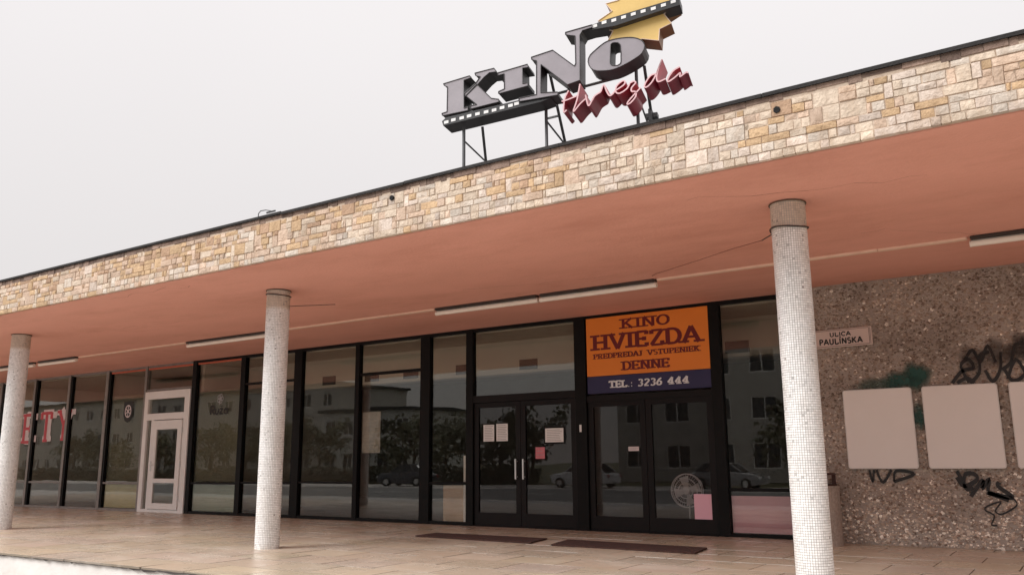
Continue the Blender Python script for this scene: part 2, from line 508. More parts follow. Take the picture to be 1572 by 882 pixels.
# --- a small serif alphabet drawn with a broad pen
def arc(cx, cy, rx, ry, a0, a1, n=10):
    return [(cx + rx * math.cos(R(a0 + (a1 - a0) * k / n)), cy + ry * math.sin(R(a0 + (a1 - a0) * k / n))) for k in range(n + 1)]
GL = {
 'A': (.78, [[(.04, 0), (.39, 1)], [(.39, 1), (.74, 0)], [(.17, .34), (.62, .34)]], [(.04, 0), (.74, 0)]),
 'C': (.72, [arc(.38, .5, .32, .46, 45, 315, 14), [(.62, .95), (.62, .7)]], []),
 'D': (.75, [[(.12, 0), (.12, 1)], [(.12, .96), (.35, .96)] + arc(.32, .5, .36, .46, 90, -90, 12) + [(.12, .04)]], [(.12, 0), (.12, 1)]),
 'E': (.66, [[(.12, 0), (.12, 1)], [(.12, .96), (.6, .96)], [(.12, .04), (.6, .04)], [(.12, .5), (.46, .5)], [(.58, .98), (.58, .76)], [(.58, .02), (.58, .24)], [(.46, .62), (.46, .38)]], [(.12, 0), (.12, 1)]),
 'H': (.82, [[(.14, 0), (.14, 1)], [(.68, 0), (.68, 1)], [(.14, .5), (.68, .5)]], [(.14, 0), (.14, 1), (.68, 0), (.68, 1)]),
 'I': (.34, [[(.17, 0), (.17, 1)]], [(.17, 0), (.17, 1)]),
 'J': (.5, [[(.32, 1), (.32, .25)] + arc(.17, .22, .15, .2, 0, -150, 6)], [(.32, 1)]),
 'K': (.82, [[(.14, 0), (.14, 1)], [(.66, 1), (.2, .45)], [(.3, .56), (.7, 0)]], [(.14, 0), (.14, 1), (.68, 1), (.7, 0)]),
 'L': (.64, [[(.12, 0), (.12, 1)], [(.12, .04), (.58, .04)], [(.56, .02), (.56, .28)]], [(.12, 0), (.12, 1)]),
 'M': (.95, [[(.12, 0), (.12, 1)], [(.12, 1), (.46, .15)], [(.46, .15), (.82, 1)], [(.82, 1), (.82, 0)]], [(.12, 0), (.12, 1), (.82, 1), (.82, 0)]),
 'N': (.82, [[(.14, 0), (.14, 1)], [(.14, 1), (.68, 0)], [(.68, 0), (.68, 1)]], [(.14, 0), (.14, 1), (.68, 1)]),
 'O': (.82, [arc(.41, .5, .32, .46, 0, 360, 20)], []),
 'P': (.66, [[(.12, 0), (.12, 1)], [(.12, .96), (.3, .96)] + arc(.32, .73, .25, .23, 90, -90, 8) + [(.12, .5)]], [(.12, 0), (.12, 1)]),
 'R': (.76, [[(.12, 0), (.12, 1)], [(.12, .96), (.3, .96)] + arc(.32, .73, .25, .23, 90, -90, 8) + [(.12, .5)], [(.34, .5), (.66, 0)]], [(.12, 0), (.12, 1), (.68, 0)]),
 'S': (.62, [arc(.32, .74, .22, .22, 35, 270, 10) + arc(.32, .27, .23, .25, 90, -145, 10)], []),
 'T': (.7, [[(.35, 0), (.35, 1)], [(.04, .96), (.66, .96)], [(.06, .98), (.06, .76)], [(.64, .98), (.64, .76)]], [(.35, 0)]),
 'U': (.8, [[(.14, 1), (.14, .35)] + arc(.39, .32, .25, .28, 180, 360, 10) + [(.64, 1)]], [(.14, 1), (.64, 1)]),
 'V': (.8, [[(.06, 1), (.41, 0)], [(.41, 0), (.74, 1)]], [(.06, 1), (.74, 1)]),
 'Y': (.76, [[(.06, 1), (.38, .5)], [(.7, 1), (.38, .5)], [(.38, .5), (.38, 0)]], [(.06, 1), (.7, 1), (.38, 0)]),
 'Z': (.68, [[(.1, .96), (.6, .96)], [(.6, .96), (.08, .04)], [(.08, .04), (.62, .04)], [(.1, .98), (.1, .74)], [(.6, .02), (.6, .27)]], []),
 '2': (.62, [arc(.31, .72, .22, .24, 160, -20, 8) + [(.1, .06)], [(.08, .04), (.56, .04)]], []),
 '3': (.62, [arc(.29, .74, .2, .22, 150, -90, 8) + arc(.3, .27, .22, .24, 90, -150, 10)], []),
 '4': (.66, [[(.44, 0), (.44, 1)], [(.44, 1), (.06, .3)], [(.06, .3), (.62, .3)]], [(.44, 0)]),
 '6': (.62, [arc(.31, .3, .22, .27, 0, 360, 12), [(.5, .97), (.25, .78), (.1, .4)]], []),
 '.': (.25, [[(.08, .07), (.17, .07)]], []), ':': (.28, [[(.1, .1), (.2, .1)], [(.1, .55), (.2, .55)]], []),
 ' ': (.4, [], []),
}
GL['Í'] = (GL['I'][0], GL['I'][1] + [[(.14, 1.08), (.3, 1.28)]], GL['I'][2])
def text(mb, s, x0, x1, z0, z1, y, thick=.21, thin=.08, serif=.10, slant=0.0, sans=False, gap=.06, mi=0):
    """flat lettering in the x-z plane filling the given rectangle"""
    H = z1 - z0
    wtot = sum(GL[c][0] + gap for c in s) - gap
    sx = (x1 - x0) / wtot
    cx = 0
    k = 0
    asp = sx / H
    for c in s:
        adv, strokes, ser = GL[c]
        def T(p):
            return (x0 + (cx + p[0]) * sx + slant * p[1] * H, z0 + p[1] * H)
        def wf(d):
            t = abs(d.y) ** 1.5 if not sans else 1
            return (thin + (thick - thin) * t) * min(H, sx)
        for st in strokes:
            k += 1
            ribbon(mb, [T(p) for p in st], 0, y - k * 0.00012, wf, mi)
        if not sans:
            for p in ser:
                k += 1
                yy = -.0 if p[1] < .5 else 1.0
                q0 = T((p[0] - serif - thick / 2, yy))
                q1 = T((p[0] + serif + thick / 2, yy))
                hh = thin * H * .9 * (1 if yy < .5 else -1)
                ribbon(mb, [(q0[0], q0[1] + hh / 2), (q1[0], q1[1] + hh / 2)], abs(hh), y - k * 0.00012, None, mi)
        cx += adv + gap

# ------------------------------------------------------------------ setting: ground, road, platform
GZ = -0.5
b = MB()
b.face([(-400, -400, GZ - .02), (400, -400, GZ - .02), (400, 400, GZ - .02), (-400, 400, GZ - .02)])
b.build('ground', 'grass', kind='structure')
b = MB()
b.box(-90, 40, -18.0, -6.8, GZ - .3, GZ)
b.build('pavement', 'pave', kind='structure')
b = MB()
b.face([(-120, -31, GZ - .012), (60, -31, GZ - .012), (60, -18.15, GZ - .012), (-120, -18.15, GZ - .012)])
b.build('road', 'asphalt', kind='structure')
b = MB()
b.face([(-120, -38, GZ + .02 - .03), (60, -38, GZ - .01), (60, -31.001, GZ - .008), (-120, -31.001, GZ - .008)])
b.build('parking_strip', 'pave', kind='structure')
b = MB()
for x in range(-100, 40, 5):
    b.box(x, x + 2.5, -24.65, -24.5, GZ - .011, GZ - .006)
b.build('road_marking', 'paint', kind='structure')
b = MB()
for k in range(120):
    x = -90 + k * 1.0
    b.box(x + .005, x + .995, -18.15, -18.0, GZ - .12, GZ + .006, bev=.012)
b.build('kerb', 'kerb', kind='structure')

PX0, PX1 = -34.0, 6.0
EDGE = -6.88
plat = MB()
plat.box(PX0, PX1, EDGE + .03, 0.2, GZ - .2, -.032)
platform = plat.build('platform', 'riser', kind='structure')
b = MB()
b.box(PX0, PX1, EDGE + .045, 0.3, -.031, -.006)
b.build('tile_bed', 'joint', platform)
# ragged broken lip under the tile edge, its shadow line painted as a dark strip
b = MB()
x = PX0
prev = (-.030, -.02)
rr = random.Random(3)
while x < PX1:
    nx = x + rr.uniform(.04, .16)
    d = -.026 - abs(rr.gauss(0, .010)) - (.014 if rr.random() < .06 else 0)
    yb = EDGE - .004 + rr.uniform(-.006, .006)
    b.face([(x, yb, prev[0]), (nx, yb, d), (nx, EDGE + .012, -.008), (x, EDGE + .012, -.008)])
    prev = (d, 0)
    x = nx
b.build('broken_lip_shadow', 'dark', platform)
# platform tiles: staggered stone slabs, each slightly tilted; the nearest ones are single objects
camp = Vector((0, -12.92, 1.15))
tiles = []
TW, TD = .80, .60
ny = int(round(-EDGE / TD))
TDy = -EDGE / ny
for j in range(ny):
    y0 = EDGE + j * TDy
    xo = (j % 2) * TW * .5
    for i in range(int((PX1 - PX0) / TW)):
        x0 = PX0 + i * TW + xo
        front = j == 0
        tiles.append((x0, y0, front))
def in_view(p, m=60):
    d = Vector(p) - Vector((0, -12.923, 1.1465))
    z = d.dot(fw)
    if z < .5:
        return False
    X = 786 + 1308.27 * d.dot(rt) / z
    Y = 441 - 1308.27 * d.dot(up) / z
    return -m < X < 1572 + m and -m < Y < 882 + m
def tile_mb(x0, y0, front):
    g = .005
    v = rr.gauss(1, .055)
    t = (v, v * rr.uniform(.97, 1.02), v * rr.uniform(.94, 1.03))
    mb = MB()
    yf = y0 + (rr.uniform(-.015, .012) if front else g)
    X0, X1, Y1 = x0 + g, x0 + TW - g, y0 + TDy - g
    tz = [rr.uniform(-.0022, .0022) for _ in range(4)]
    bvl = .0015
    top = [(X0 + bvl, yf + bvl, tz[0]), (X1 - bvl, yf + bvl, tz[1]), (X1 - bvl, Y1 - bvl, tz[2]), (X0 + bvl, Y1 - bvl, tz[3])]
    mid = [(X0, yf, tz[0] - .004), (X1, yf, tz[1] - .004), (X1, Y1, tz[2] - .004), (X0, Y1, tz[3] - .004)]
    low = [(p[0], p[1], -.024) for p in mid]
    n = 0
    mb.v = top + mid + low
    mb.f = [(0, 1, 2, 3)]
    for k in range(4):
        m = (k + 1) % 4
        mb.f.append((4 + k, 4 + m, m, k))
        mb.f.append((8 + k, 8 + m, 4 + m, 4 + k))
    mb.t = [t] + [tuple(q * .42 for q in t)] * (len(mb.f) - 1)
    mb.mi = [0] * len(mb.f)
    return mb
vis = sorted([t for t in tiles if in_view((t[0] + .3, t[1] + .2, 0))], key=lambda t: (Vector((t[0], t[1], 0)) - camp).length)
single = set(vis[:295])
rest = MB()
for t in tiles:
    mb = tile_mb(*t)
    if t in single:
        mb.build('floor_tile', 'tile', platform)
    else:
        n = len(rest.v)
        rest.v += mb.v
        rest.f += [tuple(n + i for i in f) for f in mb.f]
        rest.t += mb.t
        rest.mi += mb.mi
rest.build('far_floor_tiles', 'tile', platform, kind='stuff')

# ------------------------------------------------------------------ the cinema building
cin = thing('cinema_building', 'flat roofed cinema with salmon canopy, stone clad fascia and black framed glass front', 'building', (0, 0, 0))
H = 3.6
FY, FZ0, FZ1 = -6.093, 3.60, 4.184
BX0, BX1 = -34.0, 6.0
# soffit slab
b = MB()
b.box(BX0, BX1, FY + .075, 9.0, H, H + .10)
b.build('soffit', 'soffit', cin)
b = MB()
b.box(BX0, BX1, FY + .010, FY + .074, FZ0 + .012, FZ1 - .035)
b.build('fascia_bed', 'mortar', cin)
b = MB()
b.box(BX0, BX1, FY + .075, 9.0, H + .101, FZ1 - .04)
b.build('roof', 'roof', cin)
ck = random.Random(21)
for (cx_, cy_, n_, dx_, dy_) in ((-12.2, -5.9, 14, .16, .10), (-7.4, -3.2, 12, .20, .05), (-3.0, -5.4, 10, .18, .12), (-5.6, -.9, 9, .22, -.03), (-15.5, -4.2, 12, .22, .08), (-1.9, -3.1, 9, .14, .12)):
    b = MB()
    x_, y_ = cx_, cy_
    for k in range(n_):
        x2, y2 = x_ + dx_ * ck.uniform(.5, 1.4), y_ + dy_ * ck.uniform(-.6, 1.8)
        w_ = ck.uniform(.0012, .0035)
        b.face([(x_, y_ - w_, H - .0012), (x_, y_ + w_, H - .0012), (x2, y2 + w_, H - .0012), (x2, y2 - w_, H - .0012)])
        x_, y_ = x2, y2
    b.build('ceiling_crack', 'crack', cin)
# roof edge flashing: thin dark sheet, slightly wavy
b = MB()
x = BX0
while x < BX1:
    nx = min(BX1, x + 2.0)
    dz = rr.uniform(-.006, .006)
    b.box(x, nx - .006, FY - .024, FY + .30, FZ1 - .014 + dz, FZ1 + dz)
    b.box(x, nx - .006, FY - .026, FY - .020, FZ1 - .034 + dz, FZ1 - .001 + dz)
    x = nx
b.build('roof_flashing', 'flash', cin)
# grimy top course of thin ragged slips under the flashing
b = MB()
x = BX0
while x < BX1:
    w = rr.uniform(.05, .30)
    h = rr.uniform(.03, .075)
    c = rr.uniform(.7, 1.5)
    b.box(x, x + w - .004, FY + rr.uniform(-.004, .007), FY + .04, FZ1 - .035 - h, FZ1 - .03, tint=(c, c, c))
    x += w
M['grime'] = mat('roof edge grime tinted', (0.13, 0.085, 0.068), (0.30, 0.21, 0.165), scale=7, rough=0.95, bump=0.8, tint=True)
b.build('stained_top_course', 'grime', cin, kind='stuff')
# fascia stones: coursed random ashlar
CRE, OCH, PNK, GRY, BRN, LPK = (0.78, 0.66, 0.54), (0.70, 0.50, 0.31), (0.75, 0.58, 0.46), (0.76, 0.68, 0.60), (0.56, 0.38, 0.26), (0.80, 0.69, 0.61)
def stone_col(x, z):
    f = mnoise.noise(Vector((x * .75, z * 2.2, 3.1)))
    f2 = mnoise.noise(Vector((x * .22, 7.7, 0)))
    left = max(0, min(1, (-3.8 - x) / 5.0))           # warmer ochre stone towards the left end
    w = rr.random() + f * 1.0 + left * .62 + f2 * .25
    if z < .085:
        w -= .45
    if w < .50:
        c = rr.choice([CRE, CRE, GRY, LPK])
    elif w < .95:
        c = rr.choice([CRE, PNK, PNK, OCH])
    else:
        c = rr.choice([OCH, OCH, BRN, PNK])
    k = rr.gauss(1, .09)
    return tuple(max(.05, a * k) for a in c)
rows = [0.0]
for hgt in (.070, .080, .062, .085, .058, .074, .060):
    rows.append(rows[-1] + hgt)
top = rows[-1]
stones = []
busy = [BX0] * (len(rows) - 1)
cells = []
grid = .034
NX = int((BX1 - BX0) / grid)
occ = [[False] * NX for _ in range(len(rows) - 1)]
for i in range(NX):
    for j in range(len(rows) - 1):
        if occ[j][i]:
            continue
        if j == 0:
            wcell = rr.choice([2, 3, 3, 4, 5, 7])
        else:
            wcell = rr.choice([1, 2, 2, 3, 3, 4, 5, 7])
        hcell = 1
        if 0 < j < len(rows) - 2 and rr.random() < .27 and not occ[j + 1][i]:
            hcell = 2
            wcell = rr.choice([2, 3, 4, 5, 6])
        ww = 0
        while ww < wcell and i + ww < NX and not any(occ[j + q][i + ww] for q in range(hcell)):
            ww += 1
        for q in range(hcell):
            for k in range(ww):
                occ[j + q][i + k] = True
        stones.append((BX0 + i * grid, BX0 + (i + ww) * grid, rows[j], rows[j + hcell]))
def stone_mb(x0, x1, z0, z1):
    g = rr.uniform(.0005, .0026)
    pr = rr.uniform(-.005, .008)
    col = stone_col((x0 + x1) / 2, z0)
    if z0 == 0:
        pr = rr.uniform(-.002, .006)
    yb = FY + .045
    yf = FY + pr
    bz = rr.uniform(.002, .006)
    X0, X1, Z0, Z1 = x0 + g, x1 - g, FZ0 + z0 + (g if z0 else 0), FZ0 + z1 - g
    j = lambda a=.004: rr.uniform(-a, a)
    back = [(X0, yb, Z0), (X1, yb, Z0), (X1, yb, Z1), (X0, yb, Z1)]
    mid = [(X0 + j(), yf + .014, Z0 + abs(j())), (X1 + j(), yf + .014, Z0 + abs(j())), (X1 + j(), yf + .014, Z1 + j(.003)), (X0 + j(), yf + .014, Z1 + j(.003))]
    fr = [(X0 + bz + j(), yf + j(), Z0 + bz * .8), (X1 - bz + j(), yf + j(), Z0 + bz * .8), (X1 - bz + j(), yf + j(), Z1 - bz), (X0 + bz + j(), yf + j(), Z1 - bz)]
    c = ((X0 + X1) / 2 + j(.01), yf - rr.uniform(.0, .010), (Z0 + Z1) / 2 + j(.01))
    mb = MB()
    mb.v = back + mid + fr + [c]
    for k in range(4):
        m = (k + 1) % 4
        mb.f.append((k, m, 4 + m, 4 + k))
        mb.f.append((4 + k, 4 + m, 8 + m, 8 + k))
        mb.f.append((8 + k, 8 + m, 12))
    mb.t = [col] * len(mb.f)
    mb.mi = [0] * len(mb.f)
    return mb
sv = sorted([s for s in stones if in_view(((s[0] + s[1]) / 2, FY, FZ0 + s[2]), 20)],
            key=lambda s: -((s[1] - s[0]) * (s[3] - s[2])) / ((Vector((s[0], FY, 3.8)) - camp).length ** 2))
single = set(sv[:295])
rest = MB()
for s in stones:
    mb = stone_mb(*s)
    if s in single:
        mb.build('stone', 'stone', cin)
    else:
        n = len(rest.v)
        rest.v += mb.v
        rest.f += [tuple(n + i for i in f) for f in mb.f]
        rest.t += mb.t
        rest.mi += mb.mi
rest.build('small_fascia_stones', 'stone', cin, kind='stuff')
# two drain outlets as solid discs, the dark of the holes painted black
for (x, z) in ((-1.89, 4.012), (-6.19, 4.03)):
    b = MB()
    b.tube((x, FY - .014, z), (x, FY + .02, z), .030, 7)
    b.build('drain_outlet', 'black', cin)

# ---- glazing
def frame_v(x, w, mt='black', z0=0, z1=H, d=.07, name='mullion'):
    return B(name, mt, x - w / 2, x + w / 2, -d, d * .6, z0, z1, cin, bev=.004)
def frame_h(x0, x1, z, h, mt='black', d=.05, name='transom'):
    return B(name, mt, x0 + .002, x1 - .002, -d, d * .6, z - h / 2, z + h / 2, cin, bev=.003)
def pane(x0, x1, z0, z1, mt='glass', y=-.01, parent=None):
    b_ = MB()
    b_.box(x0, x1, y, y + .010, z0, z1)
    return b_.build('pane', mt, parent or cin)
MUL = [(-33.0, .10, 'grey'), (-31.1, .10, 'grey'), (-29.2, .10, 'grey'), (-27.3, .10, 'grey'), (-25.36, .10, 'grey'), (-23.52, .11, 'grey'), (-21.66, .13, 'grey'), (-19.92, .09, 'grey'),
       (-17.94, .15, 'black'), (-16.14, .16, 'black'), (-14.30, .24, 'black'), (-12.52, .12, 'black'), (-10.70, .24, 'black'),
       (-9.62, .16, 'black'), (-7.24, .22, 'black'), (-4.80, .18, 'black'), (-3.70, .14, 'black')]
for x, w, mt_ in MUL:
    frame_v(x, w, mt_)
# dark strips beside the pale mullions on the left
for x in (-23.42, -21.56, -25.27, -27.2):
    B('mullion_strip', 'black', x - .035, x + .05, -.055, .03, 0.03, H - .04, cin)
# head rail
b = MB()
b.box(-33.0, -17.95, -.05, .04, H - .055, H - .002)
b.build('head_rail', 'grey', cin)
b = MB()
b.box(-17.95, -3.64, -.062, .04, H - .06, H - .001)
b.build('head_rail', 'black', cin)
b = MB()
b.box(-33.0, -19.95, -.06, .05, 0.0, .055)
b.build('sill', 'grey', cin)
b = MB()
b.box(-18.0, -9.6, -.06, .05, 0.0, .06)
b.build('sill', 'black', cin)
b = MB()
b.box(-4.8, -3.64, -.06, .05, 0.0, .05)
b.build('sill', 'black', cin)
def bay(x0, x1, rails, mt_='black', gl='glass', h=.05):
    zs = [.04] + [r for r in rails] + [H - .05]
    for r in rails:
        frame_h(x0, x1, r, h, mt_)
    for a, c in zip(zs[:-1], zs[1:]):
        pane(x0, x1, a, c, gl)
bay(-32.95, -31.15, [.68], 'grey'); bay(-31.05, -29.25, [.68], 'grey'); bay(-29.15, -27.35, [.68], 'grey')
bay(-27.25, -25.41, [.68], 'grey')
bay(-25.31, -23.57, [.68], 'grey')
bay(-23.46, -21.72, [], 'grey')
bay(-21.60, -19.96, [.68], 'grey')
bay(-17.86, -16.22, [.70], 'black')
bay(-16.06, -14.42, [.72, 2.93], 'black')
bay(-14.18, -12.58, [.74], 'black', h=.045)
bay(-12.46, -10.82, [2.92], 'black', h=.055)
bay(-10.58, -9.70, [.75], 'black')
bay(-4.71, -3.77, [.69], 'black')
# orange-red edge strips visible at the head of three left bays
for x0, x1 in ((-21.55, -19.98), (-19.86, -18.02), (-17.84, -16.24)):
    B('head_strip', 'red_strip' if 'red_strip' in M else 'orange', x0, x1, -.045, -.02, H - .105, H - .062, cin)
# over-door window of the white door bay
frame_h(-19.87, -18.02, 2.97, .06, 'grey')
pane(-19.87, -18.02, 3.0, H - .05)
# over-door window of the main doors, and door header
frame_h(-9.54, -7.35, 2.27, .13, 'dkframe', d=.06, name='door_header')
pane(-9.54, -7.35, 2.33, H - .06)
B('door_header', 'dkframe', -7.13, -4.89, -.05, .03, 2.12, 2.22, cin)

def door_leaf(x0, x1, z1, hx=None, gz0=.24, st=.10, gl='dglass', mt='dkframe', y=-.03):
    d = MB()
    d.box(x0, x0 + st, y, y + .05, 0.02, z1)
    d.box(x1 - st, x1, y, y + .05, 0.02, z1)
    d.box(x0 + st, x1 - st, y + .001, y + .049, 0.02, gz0)
    d.box(x0 + st, x1 - st, y + .001, y + .049, z1 - .09, z1)
    o = d.build('door', mt, cin)
    pane(x0 + st, x1 - st, gz0, z1 - .09, gl, y + .02, o)
    if hx is not None:
        h = MB()
        h.tube((hx, y - .06, .83), (hx, y - .06, 1.18), .016, 8)
        h.tube((hx, y - .06, .87), (hx, y, .87), .010, 6)
        h.tube((hx, y - .06, 1.14), (hx, y, 1.14), .010, 6)
        h.build('handle', 'chrome', o)
    return o
door_leaf(-9.53, -8.51, 2.20, -8.58)
door_leaf(-8.50, -7.36, 2.20, -8.42)
door_leaf(-7.12, -6.06, 2.12, None)
door_leaf(-6.05, -4.90, 2.12, None)
for (xa, xb) in ((-9.535, -7.355), (-7.125, -4.895)):
    B('threshold', 'dkframe', xa, xb, -.09, .06, 0.001, .018, cin)

# the white side door with its frame
fr = MB()
X0, X1 = -19.86, -18.03
fr.box(X0, X0 + .15, -.09, .02, 0, 2.93)
fr.box(X1 - .20, X1, -.09, .02, 0, 2.93)
fr.box(X0 + .15, X1 - .20, -.088, .018, 2.74, 2.93)
fr.box(X0 + .15, X1 - .20, -.088, .018, 2.22, 2.38)
fr.box(X0 + .15, X1 - .20, -.088, .018, 0, .07)
fr.box(X0 + .34, X0 + .42, -.087, .017, .07, 2.22)
wd = fr.build('white_door_frame', 'white', cin)
pane(X0 + .15, X1 - .2, 2.38, 2.74, 'glass', -.04, wd)
pane(X0 + .15, X0 + .34, .07, 2.22, 'glass', -.04, wd)
lf = MB()
lx0, lx1 = X0 + .43, X1 - .21
lf.box(lx0, lx0 + .20, -.12, -.07, .08, 2.20)
lf.box(lx1 - .15, lx1, -.12, -.07, .08, 2.20)
lf.box(lx0 + .2, lx1 - .15, -.118, -.072, 1.98, 2.20)
lf.box(lx0 + .2, lx1 - .15, -.118, -.072, .70, .80)
lf.box(lx0 + .2, lx1 - .15, -.118, -.072, .08, .22)
wl = lf.build('white_door', 'white', cin)
pane(lx0 + .2, lx1 - .15, .80, 1.98, 'glass', -.10, wl)
pane(lx0 + .2, lx1 - .15, .22, .70, 'glass', -.10, wl)
h = MB()
h.box(lx0 + .05, lx0 + .10, -.135, -.12, .98, 1.22, bev=.004)
h.tube((lx0 + .075, -.16, 1.12), (lx0 + .20, -.16, 1.12), .011, 6)
h.tube((lx0 + .075, -.16, 1.12), (lx0 + .075, -.12, 1.12), .010, 6)
h.build('handle', 'chrome', wl)
h = MB()
for z in (.35, 1.15, 1.95):
    h.tube((lx1 + .01, -.105, z - .06), (lx1 + .01, -.105, z + .06), .014, 8)
h.build('hinge', 'chrome', wl)

# interior shell
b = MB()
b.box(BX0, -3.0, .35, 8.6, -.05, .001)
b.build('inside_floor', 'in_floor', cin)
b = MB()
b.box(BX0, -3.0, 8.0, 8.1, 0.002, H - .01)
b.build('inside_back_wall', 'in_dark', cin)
b = MB()
b.box(BX0 + .1, -3.0, .1, 7.99, H - .08, H - .003)
b.build('inside_ceiling', 'in_ceil', cin)
b = MB()
b.box(-17.7, -3.4, 1.25, 1.55, 2.86, H - .085)
beam = b.build('bulkhead', 'in_wall', cin)
for x in (-14.9, -13.55, -12.4, -10.95, -9.35, -7.9, -5.1):
    b = MB()
    b.box(x, x + .42, 1.235, 1.249, 2.92, 3.12)
    for k in range(4):
        b.box(x + .02, x + .40, 1.225, 1.2345, 2.935 + k * .045, 2.955 + k * .045)
    b.build('vent', 'vent', beam)
for x in (-17.85, -21.7, -27.2):
    b = MB()
    b.box(x - .05, x + .05, .12, 5.5, 0.002, H - .085)
    b.build('inside_partition', 'in_wall', cin)
b = MB()
b.box(-3.0, -2.9, .3, 8.1, -.05, H - .01)
b.build('inside_end_wall', 'in_wall', cin)

# ------------------------------------------------------------------ pebble-dashed wall on the right
wall = thing('pebble_wall', 'brown crushed stone wall right of the glass front with scrawled graffiti', 'wall', (-3.5, -.3, 0))
WX0, WX1 = -3.62, BX1
b = MB()
b.box(WX0 + 3.5, WX1 + 3.5, .006, .5, 0.001, H - .002)
b.build('wall_body', 'pebblebase', wall)
b = MB()
pr_ = random.Random(11)
for k in range(27000):
    x = pr_.uniform(WX0 + .01, .9) + 3.5
    z = pr_.uniform(.01, H - .02)
    s = pr_.choice([.009, .011, .014, .018, .025]) * pr_.uniform(.8, 1.25)
    a = pr_.uniform(0, math.pi)
    e = pr_.uniform(.55, 1)
    q = pr_.random()
    lowf = max(0, 1 - z / 1.9)
    if q < .04 + .14 * lowf:
        c = (.68, .645, .60)
    elif q < .45 + .15 * lowf:
        c = (.40, .345, .30)
    elif q < .85:
        c = (.29, .23, .19)
    else:
        c = (.17, .125, .10)
    v_ = pr_.uniform(.85, 1.15) * (1 + .42 * mnoise.noise(Vector((x * 1.7, z * 1.7, 2))))
    c = tuple(i * v_ * (1.35 + .35 * lowf) for i in c)
    n = pr_.choice([4, 5])
    pts = []
    for i in range(n):
        t = a + 2 * math.pi * i / n + pr_.uniform(-.3, .3)
        dx, dz = math.cos(t) * s, math.sin(t) * s * e
        pts.append((x + dx, pr_.uniform(.000, .006), z + dz))
    apex = (x + pr_.uniform(-.3, .3) * s, -pr_.uniform(.003, .011), z + pr_.uniform(-.3, .3) * s)
    for i in range(n):
        b.face([pts[i], pts[(i + 1) % n], apex], tint=c)
b.build('crushed_stone', 'pebble', wall, kind='stuff')

# graffiti (world x, z on the wall plane)
def graffiti(lines, w, label, y=-.016, mt='blackink'):
    g = MB()
    for k, L_ in enumerate(lines):
        pts = smooth_pts(L_, 5)
        n = len(pts)
        wi = lambda d: w * (0.8 + .5 * abs(d.x))
        ribbon(g, [(p[0] + 3.5, p[1]) for p in pts], w, y - k * .0006, wi)
    return g.build('graffiti', mt, wall, label=label)
graffiti([[(-1.48, 2.1), (-1.35, 2.25), (-1.21, 2.29), (-1.26, 2.4), (-1.35, 2.34), (-1.33, 2.22), (-1.28, 2.1)],
          [(-1.27, 2.09), (-1.15, 2.22), (-1.12, 2.44), (-1.01, 2.48)], [(-1.08, 2.25), (-1.01, 2.1), (-0.91, 2.24), (-0.88, 2.47)],
          [(-0.86, 2.24), (-0.79, 2.1), (-0.68, 2.13), (-.60, 2.25)], [(-0.89, 2.24), (-0.78, 2.33), (-0.72, 2.53), (-0.61, 2.57)]], .038,
         'black scrawled tag above the poster boards')
graffiti([[(-1.30, 2.40), (-1.20, 2.52), (-1.12, 2.36), (-1.02, 2.56), (-.95, 2.34)], [(-.84, 2.12), (-.72, 2.36), (-.62, 2.14)],
          [(-.60, 2.30), (-.50, 2.12), (-.42, 2.40), (-.30, 2.14)], [(-1.42, 2.10), (-1.30, 2.16), (-1.22, 2.09)]], .036,
         'dense dark scribble above the poster boards at the right edge')
graffiti([[(-2.61, 0.985), (-2.58, 0.83), (-2.55, 0.985)], [(-2.52, 0.985), (-2.45, 0.82), (-2.33, 0.985)],
          [(-2.31, 0.83), (-2.27, 0.97), (-2.05, 0.93), (-2.31, 0.83)]], .032, 'small black tag under the left poster board')
graffiti([[(-1.55, 0.89), (-1.47, 0.78), (-1.32, 0.86), (-1.34, 0.93), (-1.44, 0.93), (-1.47, 0.81), (-1.44, 0.74), (-1.37, 0.76)],
          [(-1.41, 0.65), (-1.25, 0.86), (-1.27, 0.75), (-1.18, 0.87), (-1.21, 0.72)], [(-1.07, 0.83), (-1.09, 0.78), (-0.94, 0.64), (-1.21, 0.7), (-1.13, 0.67), (-0.99, 0.61)],
          [(-1.54, 0.97), (-1.48, 0.84)]], .042, 'looping black tag under the middle poster board')
graffiti([[(-0.94, 0.64), (-0.91, 0.55), (-1.08, 0.44), (-1.15, 0.48), (-1.08, 0.59), (-1.24, 0.53), (-1.26, 0.48), (-1.17, 0.42), (-1.21, 0.31), (-1.15, 0.3)]], .017,
         'thin looping scribble under the middle poster board')
# soft green spray patch
b = MB()
def blob(cx, cz, rx, rz, k, amt=1.0):
    N_ = 20
    rings = [(0, amt), (.45, amt * .9), (.72, amt * .5), (1.0, 0.0)]
    for (r0, a0), (r1, a1) in zip(rings[:-1], rings[1:]):
        for i in range(N_):
            t0, t1 = 2 * math.pi * i / N_, 2 * math.pi * (i + 1) / N_
            P_ = []
            for r_, t_ in ((r0, t0), (r1, t0), (r1, t1), (r0, t1)):
                wv = 1 + .15 * math.sin(3 * t_ + k) + .08 * math.sin(7 * t_)
                P_.append((cx + 3.5 + math.cos(t_) * r_ * rx * wv, -.018 - k * .0008, cz + math.sin(t_) * r_ * rz * wv))
            if r0 == 0:
                P_ = P_[:3]
            b.v += P_
            n = len(b.v)
            b.f.append(tuple(range(n - len(P_), n)))
            b.t.append(None)
            b.mi.append(0)
            ALPH.append([a0, a1, a1, a0][:len(P_)] if r0 else [a0, a1, a1])
ALPH = []
blob(-1.90, 2.22, .20, .22, 1)
blob(-2.12, 2.17, .26, .14, 2, .9)
blob(-2.42, 2.14, .36, .10, 3, .6)
blob(-1.92, 1.68, .10, .22, 4, .8)
b.t = [(1, 1, 1)] * len(b.f)
go = b.build('graffiti', 'spray', wall, label='soft green spray paint cloud above and between the poster boards')
